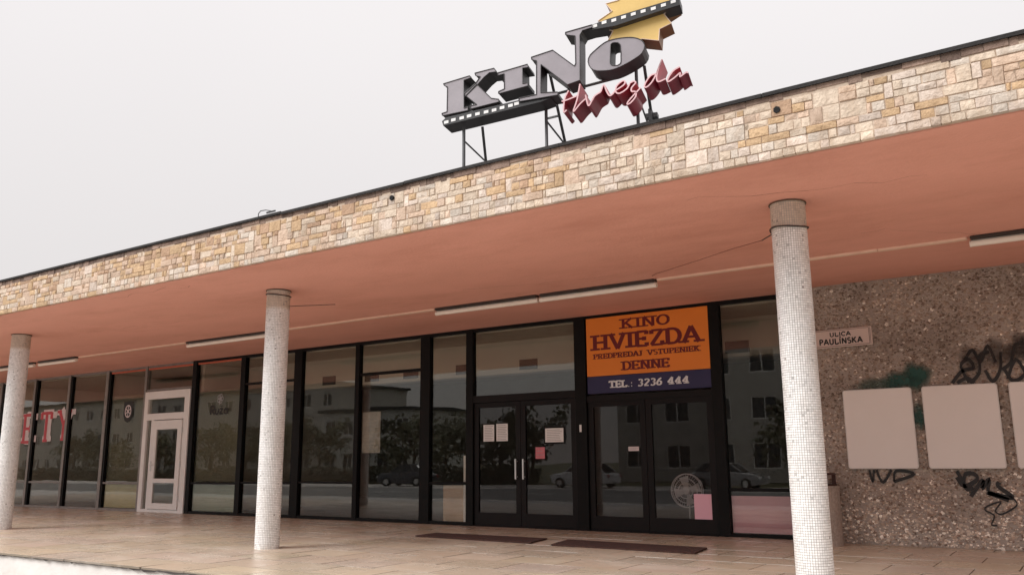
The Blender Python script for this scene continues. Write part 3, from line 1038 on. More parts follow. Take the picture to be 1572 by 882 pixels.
go.data.color_attributes['tint'].data.foreach_set('color', [c for fa in ALPH for a in fa for c in (a, a, a, 1)])

b = MB()
ALPH = []
blob(-1.20, 2.40, .20, .20, 1, .5)
blob(-.92, 2.46, .18, .24, 2, .5)
blob(-.62, 2.50, .24, .20, 3, .8)
blob(-.30, 2.45, .20, .18, 4, .6)
b.t = [(1, 1, 1)] * len(b.f)
go = b.build('graffiti', 'smoke', wall, label='smoky dark spray over the tag above the poster boards')
go.data.color_attributes['tint'].data.foreach_set('color', [c for fa in ALPH for a in fa for c in (a, a, a, 1)])

# ------------------------------------------------------------------ columns
def make_column():
    t = thing('column', 'x', 'column')
    r = .166
    b_ = MB()
    b_.tube((0, 0, -.01), (0, 0, H + .01), r - .003, 40)
    b_.build('shaft', 'grout', t, smooth=False)
    b_ = MB()
    nt_, nz = 46, 156
    cr = random.Random(5)
    for j in range(nz):
        z0 = .002 + j * (H - .004) / nz
        z1 = z0 + (H - .004) / nz - .0042
        for i in range(nt_):
            if cr.random() < .0012:
                continue
            a0 = 2 * math.pi * i / nt_
            a1 = a0 + 2 * math.pi / nt_ - .0042 / r
            v_ = cr.gauss(1, .06)
            q_ = cr.random()
            if q_ < .012:
                v_ *= .62
            elif q_ < .06:
                v_ *= .86
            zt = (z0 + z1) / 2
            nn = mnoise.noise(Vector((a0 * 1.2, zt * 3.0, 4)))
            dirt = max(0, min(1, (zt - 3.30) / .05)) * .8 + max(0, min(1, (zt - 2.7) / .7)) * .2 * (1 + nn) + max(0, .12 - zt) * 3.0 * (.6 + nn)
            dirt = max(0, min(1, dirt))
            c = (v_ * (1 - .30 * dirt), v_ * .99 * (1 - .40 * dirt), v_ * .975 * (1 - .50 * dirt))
            rt_ = r + cr.uniform(-.0006, .0012)
            n = len(b_.v)
            for (rr_, e_) in ((r - .003, 0), (rt_, 1)):
                for (aa, zz) in ((a0, z0), (a1, z0), (a1, z1), (a0, z1)):
                    b_.v.append((rr_ * math.cos(aa), rr_ * math.sin(aa), zz))
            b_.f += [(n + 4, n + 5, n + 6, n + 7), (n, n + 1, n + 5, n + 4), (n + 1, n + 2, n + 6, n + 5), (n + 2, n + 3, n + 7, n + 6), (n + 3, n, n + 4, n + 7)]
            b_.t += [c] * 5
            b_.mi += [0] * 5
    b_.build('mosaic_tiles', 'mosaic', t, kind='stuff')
    b_ = MB()
    for k in range(24):
        a0, a1 = 2 * math.pi * k / 24, 2 * math.pi * (k + 1) / 24
        b_.tube((.173 * math.cos(a0), .173 * math.sin(a0), H - .012), (.173 * math.cos(a1), .173 * math.sin(a1), H - .012), .007, 5, caps=False)
    b_.build('top_joint', 'joint', t)
    return t
col0 = make_column()
index_kids()
CY = -4.72
spots = [(-2.24, CY, 'white mosaic column at the right, in front of the pebble wall end, with a cable ring'),
         (-9.60, CY, 'white mosaic column in the middle, left of the glass cinema bays'),
         (-16.87, CY, 'white mosaic column at the far left edge, before the red and white window letters')]
cols = []
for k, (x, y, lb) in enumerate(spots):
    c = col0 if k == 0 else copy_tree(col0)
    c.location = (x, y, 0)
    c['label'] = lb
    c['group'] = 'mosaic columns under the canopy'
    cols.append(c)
# cable round the right column, running off to the ceiling
b = MB()
pts = []
for k in range(25):
    a = 2 * math.pi * k / 24
    pts.append((-2.24 + .180 * math.cos(a), CY + .180 * math.sin(a), 3.335 + .012 * math.sin(a * 2)))
for p, q in zip(pts[:-1], pts[1:]):
    b.tube(p, q, .0075, 6, caps=False)
ln = [(-2.24 - .17, CY + .05, 3.335), (-2.62, CY + .35, 3.36), (-3.1, CY + .8, 3.43), (-3.75, CY + 1.4, 3.50), (-4.6, CY + 2.1, 3.575), (-4.75, CY + 2.3, 3.598)]
for k, (p, q) in enumerate(zip(ln[:-1], ln[1:])):
    b.tube(p, q, .006 if k < 1 else .0035, 6, mi=0 if k < 1 else 1)
tag(b.build('cable', ['cable', 'crack']), 'thin dark cable tied round the right column and running to the ceiling', 'cable')
b = MB()
for k in range(24):
    a0, a1 = 2 * math.pi * k / 24, 2 * math.pi * (k + 1) / 24
    b.tube((-9.6 + .176 * math.cos(a0), CY + .176 * math.sin(a0), H - .075 - .02 * math.cos(a0)),
           (-9.6 + .176 * math.cos(a1), CY + .176 * math.sin(a1), H - .075 - .02 * math.cos(a1)), .008, 5, caps=False)
b.tube((-9.6 + .17, CY + .06, 3.36), (-8.95, CY + .5, 3.40), .005, 5)
tag(b.build('wire', 'cable'), 'short dark wire round the top of the middle column', 'wire')

# ------------------------------------------------------------------ ceiling lamps and cable duct
def lamp(x0, x1, y, label):
    t = thing('ceiling_lamp', label, 'lamp', ((x0 + x1) / 2, y, H), group='strip lamps along the canopy ceiling')
    L_ = (x1 - x0) / 2
    b_ = MB()
    b_.box(-L_, L_, -.055, .055, -.040, -.002, bev=.008)
    b_.box(-L_ * .99, L_ * .99, -.062, -.0555, -.046, -.010)
    b_.build('housing', 'lampshell', t)
    b_ = MB()
    b_.tube((-L_ + .01, .0, -.078), (L_ - .01, .0, -.078), .040, 12)
    b_.build('diffuser', 'tube', t, smooth=False)
    for s_ in (-1, 1):
        b_ = MB()
        b_.tube((s_ * (L_ - .01), 0, -.082), (s_ * (L_ + .012), 0, -.082), .038, 12)
        b_.build('end_cap', 'tube', t)
LY = -2.2
lamp(-8.69, -6.74, LY, 'strip lamp on the ceiling, left one of the pair over the cinema doors')
lamp(-6.68, -4.80, LY, 'strip lamp on the ceiling, right one of the pair over the cinema doors')
lamp(-15.24, -12.75, LY, 'strip lamp on the ceiling just left of the middle column')
lamp(-20.95, -19.33, LY - .05, 'strip lamp on the ceiling right beside the leftmost column')
lamp(-22.9, -21.2, LY - .05, 'strip lamp on the ceiling at the far left edge, mostly behind the leftmost column')
lamp(-.91, 1.2, LY, 'strip lamp on the ceiling at the right edge over the pebble wall')
b = MB()
for x0, x1 in ((-19.3, -15.3), (-12.7, -8.72), (-4.77, -.94)):
    n = max(1, int((x1 - x0) / .9))
    for k in range(n):
        a, c = x0 + (x1 - x0) * k / n, x0 + (x1 - x0) * (k + 1) / n
        dy = rr.uniform(-.008, .008)
        b.box(a, c - .006, LY - .032 + dy, LY + .032 + dy, H - .028, H - .001)
    tag(b.build('cable_duct', 'conduit'), {-19.3: 'thin pale cable duct on the ceiling left of the middle column', -12.7: 'thin pale cable duct on the ceiling right of the middle column', -4.77: 'thin pale cable duct on the ceiling running behind the right column'}[x0], 'cable duct')
    b = MB()

# ------------------------------------------------------------------ cinema sign boards in the glazing
sg = thing('cinema_sign', 'orange cinema sign board with dark red serif lettering over navy phone strip', 'sign', (-5.97, -.06, 2.5))
b = MB()
b.box(-1.125, 1.085, -.012, .04, .045, 1.045, bev=.004)
b.build('orange_board', 'orange', sg)
b = MB()
b.box(-1.125, 1.085, -.010, .04, -.25, .042, bev=.004)
b.build('navy_board', 'navy', sg)
ox, oz = 5.97, -2.5
for (s, x0, x1, z0, z1, th) in (('KINO', -6.42, -5.53, 3.315, 3.480, .33), ('HVIEZDA', -6.98, -5.03, 2.985, 3.245, .30),
                                ('PREDPREDAJ VSTUPENIEK', -6.96, -5.04, 2.835, 2.920, .32), ('DENNE', -6.42, -5.57, 2.615, 2.760, .34)):
    words = s.split(' ')
    tot = len(s)
    at_ = 0
    for wd_ in words:
        b = MB()
        wa, wb = x0 + (x1 - x0) * at_ / tot, x0 + (x1 - x0) * (at_ + len(wd_)) / tot
        text(b, wd_, wa + ox, wb + ox, z0 + oz, z1 + oz, -.0135, thick=th, thin=.14)
        b.build('lettering', 'maroon', sg)
        at_ += len(wd_) + 1
for wd_, wa, wb, sl_ in (('TEL.:', -6.68, -6.24, 0), ('3236', -6.16, -5.72, .12), ('444', -5.63, -5.26, .12)):
    b = MB()
    text(b, wd_, wa + ox, wb + ox, 2.335 + oz, 2.450 + oz, -.0118, thick=.34, thin=.16, slant=sl_)
    b.build('lettering', 'whiteink', sg)

# ------------------------------------------------------------------ papers and stickers
def sheet(name, x0, x1, z0, z1, mt, label, cat, y=-.035, lines=0, group=None, frame=None):
    t = thing(name, label, cat, ((x0 + x1) / 2, y, z0), group=group)
    w = (x1 - x0) / 2
    b_ = MB()
    b_.box(-w, w, -.0015, .0015, 0, z1 - z0)
    b_.build('sheet', mt, t)
    if lines:
        b_ = MB()
        for k in range(lines):
            zz = (z1 - z0) * (k + 1) / (lines + 1)
            e_ = w * rr.uniform(.55, .85)
            b_.box(-w * .8, e_, -.0024, -.0016, zz - .004, zz + .004)
        b_.build('print', 'printgrey', t)
    if frame:
        b_ = MB()
        b_.box(-w - .03, w + .03, .002, .012, -.03, z1 - z0 + .03)
        b_.build('backing', frame, t)
    return t
GS = 'notices stuck on the cinema doors'
sheet('notice', -9.33, -9.09, 1.50, 1.80, 'paper', 'left one of two white paper notices side by side on the left glass door', 'notice', y=-.016, lines=9, group=GS)
sheet('notice', -9.04, -8.79, 1.50, 1.81, 'paper', 'right one of two white paper notices side by side on the left glass door', 'notice', y=-.016, lines=9, group=GS)
sheet('notice', -7.99, -7.62, 1.46, 1.70, 'paper', 'wide white notice with dark backing on the second glass door', 'notice', y=-.024, lines=7, group=GS, frame='dkframe')
sheet('sticker', -8.20, -8.01, 1.18, 1.38, 'pinkred', 'square pink red sticker near the door handles', 'sticker', y=-.016, lines=2)
sheet('sticker', -6.39, -6.20, 1.29, 1.36, 'pinkwhite', 'tiny pale pink sticker on the dark right pair of doors', 'sticker', y=-.016, lines=1)
sheet('opening_plate', -7.27, -7.23, 1.62, 1.74, 'paper', 'small white upright plate on the post between the door pairs', 'plate', y=-.075)
sheet('poster', -12.42, -11.93, 1.33, 2.15, 'printposter' if 'printposter' in M else 'in_wall', 'pale poster taped inside the glass right of the thin mullion', 'poster', y=.03, lines=10)
# pink cards behind the glass
sheet('pink_card', -4.70, -3.78, .06, .60, 'pink', 'large pink card standing behind the lower right window pane', 'card', y=.02)
sheet('pink_card', -5.29, -4.95, .24, .62, 'pink', 'small pink card in the bottom corner of the rightmost door', 'card', y=-.018)
sheet('tan_board', -10.30, -9.82, .06, .71, 'board', 'tan board leaning behind the low window pane left of the doors', 'board', y=.03)
b = MB()
b.box(-9.80, -9.755, -.0, .03, .06, 1.25)
tag(b.build('white_batten', 'paper'), 'thin upright white batten behind the window pane left of the doors', 'batten')
sheet('green_panel', -17.84, -16.24, .07, .67, 'greenfilm', 'grey green panel behind the lower pane right of the white door', 'panel', y=.03)
sheet('yellow_panel', -21.50, -20.0, .07, .65, 'yellowfilm', 'olive yellow panel behind the lower pane left of the white door', 'panel', y=.03)
sheet('blind', -17.84, -16.24, .74, 2.85, 'blind' if 'blind' in M else 'in_wall', 'olive grey sheet hung behind the pane right of the white door', 'blind', y=.05)
sheet('blind', -21.50, -20.0, .72, 2.90, 'blind' if 'blind' in M else 'in_wall', 'olive grey sheet hung behind the pane left of the white door', 'blind', y=.05)

# wheel emblem sticker
t = thing('emblem_sticker', 'dark shield sticker with a pale wheel on the pane left of the white door', 'sticker', (-20.68, -.014, 2.38))
b = MB()
b.prism([(-.2, .36), (.2, .36), (.2, .0), (.12, -.13), (0, -.18), (-.12, -.13), (-.2, .0)], -.002, .001, 0, 0)
b.build('shield', 'blackink', t)
b = MB()
ribbon(b, arc(0, .11, .125, .15, 0, 360, 20), .03, -.003)
for k in range(3):
    a = math.pi * k / 3 + .5
    ribbon(b, [(-.12 * math.cos(a), .11 - .14 * math.sin(a)), (.12 * math.cos(a), .11 + .14 * math.sin(a))], .025, -.0034 - k * .0003)
b.build('wheel', 'pinkwhite', t)

# 'Ruža' lettering
t = thing('window_lettering', 'small black lettering with a faint grey rose on the pane right of the white door', 'lettering', (-17.0, -.014, 2.28))
b = MB()
ribbon(b, [(-.30, 0), (-.30, .2)], .06, -.001)
ribbon(b, [(-.30, .19)] + arc(-.24, .145, .08, .05, 90, -90, 6) + [(-.30, .09)], .045, -.0013)
ribbon(b, [(-.26, .1), (-.16, 0)], .05, -.0016)
ribbon(b, smooth_pts([(-.13, .13), (-.125, .03), (-.06, .01), (-.02, .05), (-.01, .13)]), .042, -.0019)
ribbon(b, [(.03, .125), (.14, .125)], .035, -.0022)
ribbon(b, [(.14, .125), (.03, .015)], .035, -.0025)
ribbon(b, [(.03, .015), (.15, .015)], .035, -.0028)
ribbon(b, [(.05, .2), (.09, .165), (.13, .2)], .022, -.0031)
ribbon(b, arc(.25, .065, .055, .055, 0, 360, 12), .038, -.0034)
ribbon(b, [(.305, .13), (.31, 0)], .042, -.0037)
b.build('word', 'blackink', t)
b = MB()
for k in range(5):
    a = 2 * math.pi * k / 5
    ribbon(b, arc(.03 + .06 * math.cos(a), .36 + .06 * math.sin(a), .05, .05, 0, 360, 8), .02, -.001 - k * .0003)
ribbon(b, [(.03, .3), (.0, .22)], .02, -.003)
b.build('rose', 'printgrey', t)

# big window letters KVETY (the first ones are hidden behind the column)
t = thing('flower_shop_lettering', 'big red window letters with white shadows at the far left', 'lettering', (-25.0, -.016, 1.78))
LET = [('K', -2.95), ('V', -1.95), ('E', -.92), ('T', .06), ('Y', .98)]
for ch, x in LET:
    lift = .02 * x
    for dx, mt_, yy, tk in ((.085, 'pinkwhite', .0, .42), (0, 'redink', -.004, .17)):
        b = MB()
        gw = GL[ch][0]
        text(b, ch, x + dx, x + dx + .62, .0 + lift + dx * .2, .84 + lift + dx * .2, yy, thick=tk, thin=.20 if yy == 0 else .10, sans=False, serif=.05)
        if yy == 0:
            sh = b.build('letter', mt_, t)
        else:
            b.build('letter_face', mt_, sh)

# ------------------------------------------------------------------ right wall fittings
def rrect(x0, x1, z0, z1, r, n=5):
    P = []
    for cx, cz, a in ((x1 - r, z1 - r, 0), (x0 + r, z1 - r, 90), (x0 + r, z0 + r, 180), (x1 - r, z0 + r, 270)):
        for k in range(n + 1):
            t_ = R(a + 90 * k / n)
            P.append((cx + r * math.cos(t_), cz + r * math.sin(t_)))
    return P
def board(x0, label):
    t = thing('poster_board', label, 'board', (x0 + .445, -.3, 1.0), group='blank poster boards on the pebble wall')
    b_ = MB()
    b_.prism(rrect(-.445, .445, 0, 1.075, .035), -.050, -.012, 0, 0)
    b_.build('rim', 'panelrim', t)
    b_ = MB()
    b_.prism(rrect(-.432, .432, .014, 1.061, .026), -.053, -.0505, 0, 0)
    b_.build('face', 'panel', t)
    return t
board(-2.87, 'blank pinkish grey poster board, first one right of the mosaic column')
board(-1.855, 'blank pinkish grey poster board, middle one between two others')
board(-.84, 'blank pinkish grey poster board cut off by the right edge')

t = thing('street_sign', 'small pinkish street name plate on the pebble wall beside the column', 'sign', (-2.81, -.33, 2.69))
t.rotation_euler = (0, R(-.5), 0)
b = MB()
b.box(-.42, .40, -.008, .01, 0, .26, bev=.003)
b.build('plate', 'streetsign', t)
b = MB()
for (x0, x1, z0, z1) in ((-.41, .365, .240, .246), (-.41, .365, .016, .022), (.360, .366, .022, .240), (.376, .381, .016, .246)):
    b.box(x0, x1, -.0095, -.0078, z0, z1)
b.build('rim_line', 'signrim', t)
b = MB()
text(b, 'ULICA', -.17, .12, .155, .215, -.0095, thick=.26, thin=.2, sans=True)
text(b, 'PAULÍNSKA', -.32, .27, .045, .125, -.0095, thick=.24, thin=.2, sans=True)
b.build('lettering', 'blackink', t)

t = thing('litter_bin', 'round washed concrete litter bin with dark rusty top between column and poster boards', 'bin', (-3.20, -.66, 0))
b = MB()
b.tube((0, 0, 0.0), (0, 0, .755), .252, 28)
b.tube((0, 0, .7555), (0, 0, .78), .262, 28)
b.build('body', 'bin', t, smooth=False)
b = MB()
b.tube((0, 0, .781), (0, 0, .80), .225, 24)
for k in range(5):
    a_ = 2 * math.pi * k / 5 + .35
    b.box(.19 * math.cos(a_) - .022, .19 * math.cos(a_) + .022, .19 * math.sin(a_) - .022, .19 * math.sin(a_) + .022, .80, .925)
b.tube((0, 0, .9255), (0, 0, .95), .235, 24, .20)
b.build('lid', 'binlid', t)

# ------------------------------------------------------------------ door mats
def doormat(pts, label):
    b_ = MB()
    n = len(pts)
    lo = [(x, y, .004) for x, y in pts]
    hi = [(x, y, .022) for x, y in pts]
    b_.v = lo + hi
    b_.f = [tuple(range(n, 2 * n))] + [(i, (i + 1) % n, n + (i + 1) % n, n + i) for i in range(n)]
    b_.t = [(1, 1, 1)] * len(b_.f)
    b_.mi = [0] * len(b_.f)
    o = b_.build('door_mat', 'mat')
    tag(o, label, 'mat', 'brown mats before the cinema doors')
doormat([(-9.00, -2.30), (-6.78, -2.42), (-6.92, -1.74), (-9.03, -1.74)], 'long brown door mat before the left pair of cinema doors')
doormat([(-6.38, -2.52), (-4.26, -2.58), (-4.36, -1.92), (-6.55, -1.76)], 'long brown door mat before the right pair of doors, one corner turned up')

# ------------------------------------------------------------------ pedestal fan behind the glass
t = thing('pedestal_fan', 'white round pedestal fan standing behind the rightmost door glass', 'fan', (-5.50, .30, 0))
b = MB()
b.tube((0, 0, 0.002), (0, 0, .03), .18, 20)
b.build('base', 'fanwhite', t)
b = MB()
b.tube((0, 0, .03), (0, 0, .62), .014, 8)
b.build('pole', 'fanwhite', t)
b = MB()
for rr_, y in ((.26, -.10), (.26, -.04), (.19, -.12), (.12, -.13), (.05, -.135)):
    for k in range(28):
        a0, a1 = 2 * math.pi * k / 28, 2 * math.pi * (k + 1) / 28
        b.tube((rr_ * math.cos(a0), y, .66 + rr_ * math.sin(a0)), (rr_ * math.cos(a1), y, .66 + rr_ * math.sin(a1)), .008, 4, caps=False)
for k in range(36):
    a = 2 * math.pi * k / 36
    b.tube((.05 * math.cos(a), -.135, .66 + .05 * math.sin(a)), (.26 * math.cos(a), -.10, .66 + .26 * math.sin(a)), .003, 4, caps=False)
b.build('grille', 'fanwhite', t)
b = MB()
b.tube((0, -.11, .66), (0, .10, .66), .055, 14)
b.build('motor', 'fanwhite', t)
for k in range(4):
    b = MB()
    a = math.pi / 2 * k + .3
    u = Vector((math.cos(a), 0, math.sin(a)))
    w = Vector((-math.sin(a), 0, math.cos(a)))
    c = Vector((0, -.07, .66))
    P0, P1, P2, P3 = c + u * .04 - w * .03 + Vector((0, .02, 0)), c + u * .22 - w * .09 + Vector((0, .02, 0)), c + u * .22 + w * .06 - Vector((0, .015, 0)), c + u * .04 + w * .03 - Vector((0, .015, 0))
    b.face([P0, P1, P2, P3])
    off = Vector((0, .004, 0))
    b.face([P3 + off, P2 + off, P1 + off, P0 + off])
    b.build('blade', 'fanwhite', t)

# ------------------------------------------------------------------ rooftop KINO Hviezda sign
K_STEM = [(0.003, 0.483), (0.325, 0.527), (0.347, 0.502), (0.255, 0.485), (0.258, 0.147), (0.304, 0.156), (0.305, 0.114), (-0.005, 0.097), (-0.014, 0.125), (0.05, 0.136), (0.053, 0.437), (0.014, 0.459)]
K_ARM = [(0.39, 0.548), (0.62, 0.568), (0.652, 0.52), (0.567, 0.524), (0.503, 0.481), (0.422, 0.404), (0.272, 0.284), (0.264, 0.322), (0.396, 0.419), (0.455, 0.494), (0.401, 0.514)]
K_LEG = [(0.279, 0.293), (0.412, 0.411), (0.587, 0.213), (0.676, 0.188), (0.676, 0.157), (0.337, 0.125), (0.337, 0.162), (0.412, 0.166)]
I_L = [(0.662, 0.508), (1.013, 0.552), (1.022, 0.515), (0.955, 0.516), (0.955, 0.332), (1.015, 0.333), (1.014, 0.296), (0.671, 0.257), (0.671, 0.284), (0.74, 0.304), (0.738, 0.484), (0.662, 0.476)]
N_L = [(1.064, 0.62), (1.31, 0.66), (1.551, 0.431), (1.566, 0.459), (1.566, 0.781), (1.459, 0.814), (1.46, 0.843), (1.76, 0.876), (1.759, 0.845), (1.65, 0.829), (1.619, 0.782), (1.618, 0.668), (1.608, 0.257), (1.467, 0.229), (1.172, 0.515), (1.165, 0.185), (1.356, 0.163), (1.357, 0.129), (0.914, 0.121), (0.914, 0.16), (1.116, 0.172), (1.122, 0.567), (1.067, 0.59)]
O_OUT = [(1.702, 0.457), (1.719, 0.516), (1.789, 0.575), (1.888, 0.64), (1.976, 0.66), (2.082, 0.661), (2.196, 0.645), (2.28, 0.604), (2.316, 0.552), (2.319, 0.506), (2.283, 0.446), (2.206, 0.399), (2.09, 0.349), (1.975, 0.318), (1.869, 0.321), (1.772, 0.342), (1.72, 0.392)]
O_IN = [(1.943, 0.394), (1.948, 0.475), (1.953, 0.556), (1.957, 0.607), (1.975, 0.624), (2.004, 0.622), (2.042, 0.612), (2.062, 0.582), (2.062, 0.536), (2.065, 0.485), (2.063, 0.455), (2.062, 0.404), (2.061, 0.374), (2.024, 0.355), (1.995, 0.358), (1.967, 0.365), (1.95, 0.378)]
STAR = [(1.805, 0.956), (1.965, 1.041), (1.899, 1.144), (2.043, 1.157), (2.037, 1.28), (2.181, 1.197), (2.301, 1.288), (2.382, 1.167), (2.536, 1.197), (2.56, 1.099), (2.687, 1.094), (2.66, 1.017), (2.681, 0.981), (2.523, 0.9), (2.597, 0.778), (2.469, 0.736), (2.455, 0.606), (2.276, 0.659), (2.178, 0.595), (2.066, 0.693), (1.9, 0.687), (1.97, 0.809), (1.866, 0.855), (1.946, 0.887)]
TOP_STRIP = [(1.69, 0.872), (1.748, 0.879), (1.946, 0.919), (2.704, 1.015), (2.705, 0.929), (2.49, 0.9), (2.011, 0.823), (1.757, 0.825), (1.69, 0.835)]
TOP_SQ = [(1.787, 0.861), (1.891, 0.883), (1.998, 0.888), (2.105, 0.903), (2.211, 0.919), (2.317, 0.931), (2.426, 0.94), (2.534, 0.958), (2.638, 0.978)]
BOT_STRIP = [(-0.015, 0.034), (0.039, 0.074), (0.91, 0.145), (0.912, 0.118), (1.277, 0.126), (1.276, 0.112), (1.16, 0.087), (0.002, -0.022)]
BOT_SQ = [(0.04, 0.015), (0.127, 0.029), (0.229, 0.037), (0.319, 0.048), (0.42, 0.057), (0.523, 0.065), (0.618, 0.072), (0.712, 0.086), (0.811, 0.096), (0.882, 0.107)]
SCRIPT = [[(1.504, 0.119), (1.458, 0.03), (1.444, -0.114), (1.477, -0.097)],
 [(1.425, 0.007), (1.485, 0.015), (1.595, 0.043)],
 [(1.631, 0.172), (1.594, -0.002), (1.55, -0.13), (1.626, -0.052), (1.686, -0.006)],
 [(1.688, 0.039), (1.702, -0.042), (1.72, -0.089), (1.755, -0.039), (1.789, 0.012), (1.854, 0.046)],
 [(1.854, 0.046), (1.889, 0.119), (1.918, 0.036), (1.954, -0.014), (2.014, 0.037)],
 [(2.014, 0.037), (2.089, 0.075), (2.116, 0.109), (2.091, 0.13), (2.026, 0.085), (2.013, 0.021), (2.054, -0.003), (2.129, 0.035), (2.162, 0.085)],
 [(2.163, 0.091), (2.205, 0.106), (2.225, 0.086), (2.182, 0.038), (2.18, -0.001), (2.221, -0.013), (2.219, -0.067), (2.165, -0.125), (2.128, -0.135), (2.156, -0.09), (2.275, 0.023)],
 [(2.434, 0.15), (2.382, 0.137), (2.328, 0.069), (2.316, 0.022), (2.358, 0.031), (2.422, 0.109), (2.507, 0.298), (2.462, 0.19), (2.443, 0.105), (2.461, 0.058), (2.534, 0.079)],
 [(2.685, 0.185), (2.618, 0.152), (2.559, 0.075), (2.562, 0.042), (2.625, 0.075), (2.687, 0.119), (2.68, 0.076), (2.747, 0.114), (2.762, 0.101)]]
ks = thing('rooftop_sign', 'big grey three dimensional cinema letters with yellow star and red script on the roof edge', 'sign',
           (-5.692, -5.82, 4.882), R(14.4))
DP = .24
def grow(poly, e):
    n = len(poly)
    cx = sum(p[0] for p in poly) / n
    cz = sum(p[1] for p in poly) / n
    return [(cx + (x - cx) * (1 + e), cz + (z - cz) * (1 + e)) for x, z in poly]
def letter(name, polys, mats, y0=0.0, dp=DP, rim=True):
    b_ = MB()
    for k, p in enumerate(polys):
        b_.prism(p, y0 - k * .0015, y0 + dp + k * .001)
    o = b_.build(name, mats, ks)
    if rim:
        # raised dark edge trim following the outline
        r_ = MB()
        for k, p in enumerate(polys):
            for i in range(len(p)):
                a, c = p[i], p[(i + 1) % len(p)]
                r_.tube((a[0], y0 - .004 - k * .0015, a[1]), (c[0], y0 - .004 - k * .0015, c[1]), .005, 5, caps=False)
        r_.build('edge_trim', mats[1] if isinstance(rim, bool) else rim, o)
    return o
letter('letter', [K_STEM, K_ARM, K_LEG], ['greypaint', 'signside'])
letter('letter', [I_L], ['greypaint', 'signside'], y0=.006)
letter('letter', [N_L], ['greypaint', 'signside'], y0=-.008)
# the O with its slot
def resample(poly, angs, c):
    out = []
    for a in angs:
        d = Vector((math.cos(a), math.sin(a)))
        best = None
        for i in range(len(poly)):
            p, q = Vector(poly[i]) - c, Vector(poly[(i + 1) % len(poly)]) - c
            e = q - p
            den = d.x * e.y - d.y * e.x
            if abs(den) < 1e-9:
                continue
            t_ = (p.x * e.y - p.y * e.x) / den
            s_ = (p.x * d.y - p.y * d.x) / den
            if t_ > 0 and -1e-6 <= s_ <= 1 + 1e-6:
                best = t_ if best is None else max(best, t_)
        out.append(tuple(c + d * (best or .1)))
    return out
cO = Vector((2.005, .49))
angs = [2 * math.pi * k / 48 for k in range(48)]
OO = resample(smooth_pts(O_OUT + [O_OUT[0]], 3)[:-1], angs, cO)
OI = resample(O_IN, angs, cO)
b = MB()
y0, y1 = -.012, DP
for k in range(48):
    m = (k + 1) % 48
    A, Bq, Cq, D = OO[k], OO[m], OI[m], OI[k]
    b.face([(D[0], y0, D[1]), (A[0], y0, A[1]), (Bq[0], y0, Bq[1]), (Cq[0], y0, Cq[1])], mi=0)
    b.face([(A[0], y0, A[1]), (A[0], y1, A[1]), (Bq[0], y1, Bq[1]), (Bq[0], y0, Bq[1])], mi=1)
    b.face([(Cq[0], y0, Cq[1]), (Cq[0], y1, Cq[1]), (D[0], y1, D[1]), (D[0], y0, D[1])], mi=1)
    b.face([(Cq[0], y1, Cq[1]), (Bq[0], y1, Bq[1]), (A[0], y1, A[1]), (D[0], y1, D[1])], mi=1)
oo = b.build('letter', ['greypaint', 'signside'], ks)
b = MB()
for L_ in (OO, OI):
    for k in range(48):
        a, c = L_[k], L_[(k + 1) % 48]
        b.tube((a[0], y0 - .003, a[1]), (c[0], y0 - .003, c[1]), .005, 5, caps=False)
b.build('edge_trim', 'signside', oo)
st = letter('star', [STAR], ['starface', 'starside'], y0=.08, dp=.24, rim='starrim')
letter('film_strip', [TOP_STRIP], ['film', 'signside'], y0=.0, dp=.20, rim=False)
letter('film_strip', [BOT_STRIP], ['film', 'signside'], y0=.004, dp=.24, rim=False)
for sq, sx_, sz_, yy, sl in ((TOP_SQ, .026, .017, -.002, .13), (BOT_SQ, .027, .017, .002, .09)):
    for (x, z) in sq:
        b = MB()
        P_ = [(x - sx_, z - sz_ - sl * sx_), (x + sx_, z - sz_ + sl * sx_), (x + sx_, z + sz_ + sl * sx_), (x - sx_, z + sz_ - sl * sx_)]
        b.prism(P_, yy - .002, yy + .0005, 0, 0)
        b.build('perforation', 'filmwhite', ks)
# script word: each stroke a thin deep ribbon
sc = MB()
for k, L_ in enumerate(SCRIPT):
    pts = smooth_pts(L_, 4)
    hw = .0075
    P = [Vector(p) for p in pts]
    Lf, Rg = [], []
    for i, p in enumerate(P):
        d = (P[min(len(P) - 1, i + 1)] - P[max(0, i - 1)])
        d.normalize()
        n_ = Vector((-d.y, d.x)) * hw
        Lf.append(p + n_)
        Rg.append(p - n_)
    ya, yb = -.10 - k * .001, .22 + k * .0007
    for i in range(len(P) - 1):
        a, c, d, e_ = Lf[i], Lf[i + 1], Rg[i + 1], Rg[i]
        sc.face([(a.x, ya, a.y), (e_.x, ya, e_.y), (d.x, ya, d.y), (c.x, ya, c.y)], mi=0)
        sc.face([(a.x, yb, a.y), (c.x, yb, c.y), (d.x, yb, d.y), (e_.x, yb, e_.y)], mi=1)
        sc.face([(a.x, ya, a.y), (c.x, ya, c.y), (c.x, yb, c.y), (a.x, yb, a.y)], mi=1)
        sc.face([(e_.x, ya, e_.y), (e_.x, yb, e_.y), (d.x, yb, d.y), (d.x, ya, d.y)], mi=1)
    for Q in ((Lf[0], Rg[0]), (Rg[-1], Lf[-1])):
        sc.face([(Q[0].x, ya, Q[0].y), (Q[0].x, yb, Q[0].y), (Q[1].x, yb, Q[1].y), (Q[1].x, ya, Q[1].y)], mi=1)
sc.build('script_word', ['scriptface', 'scriptside'], ks)
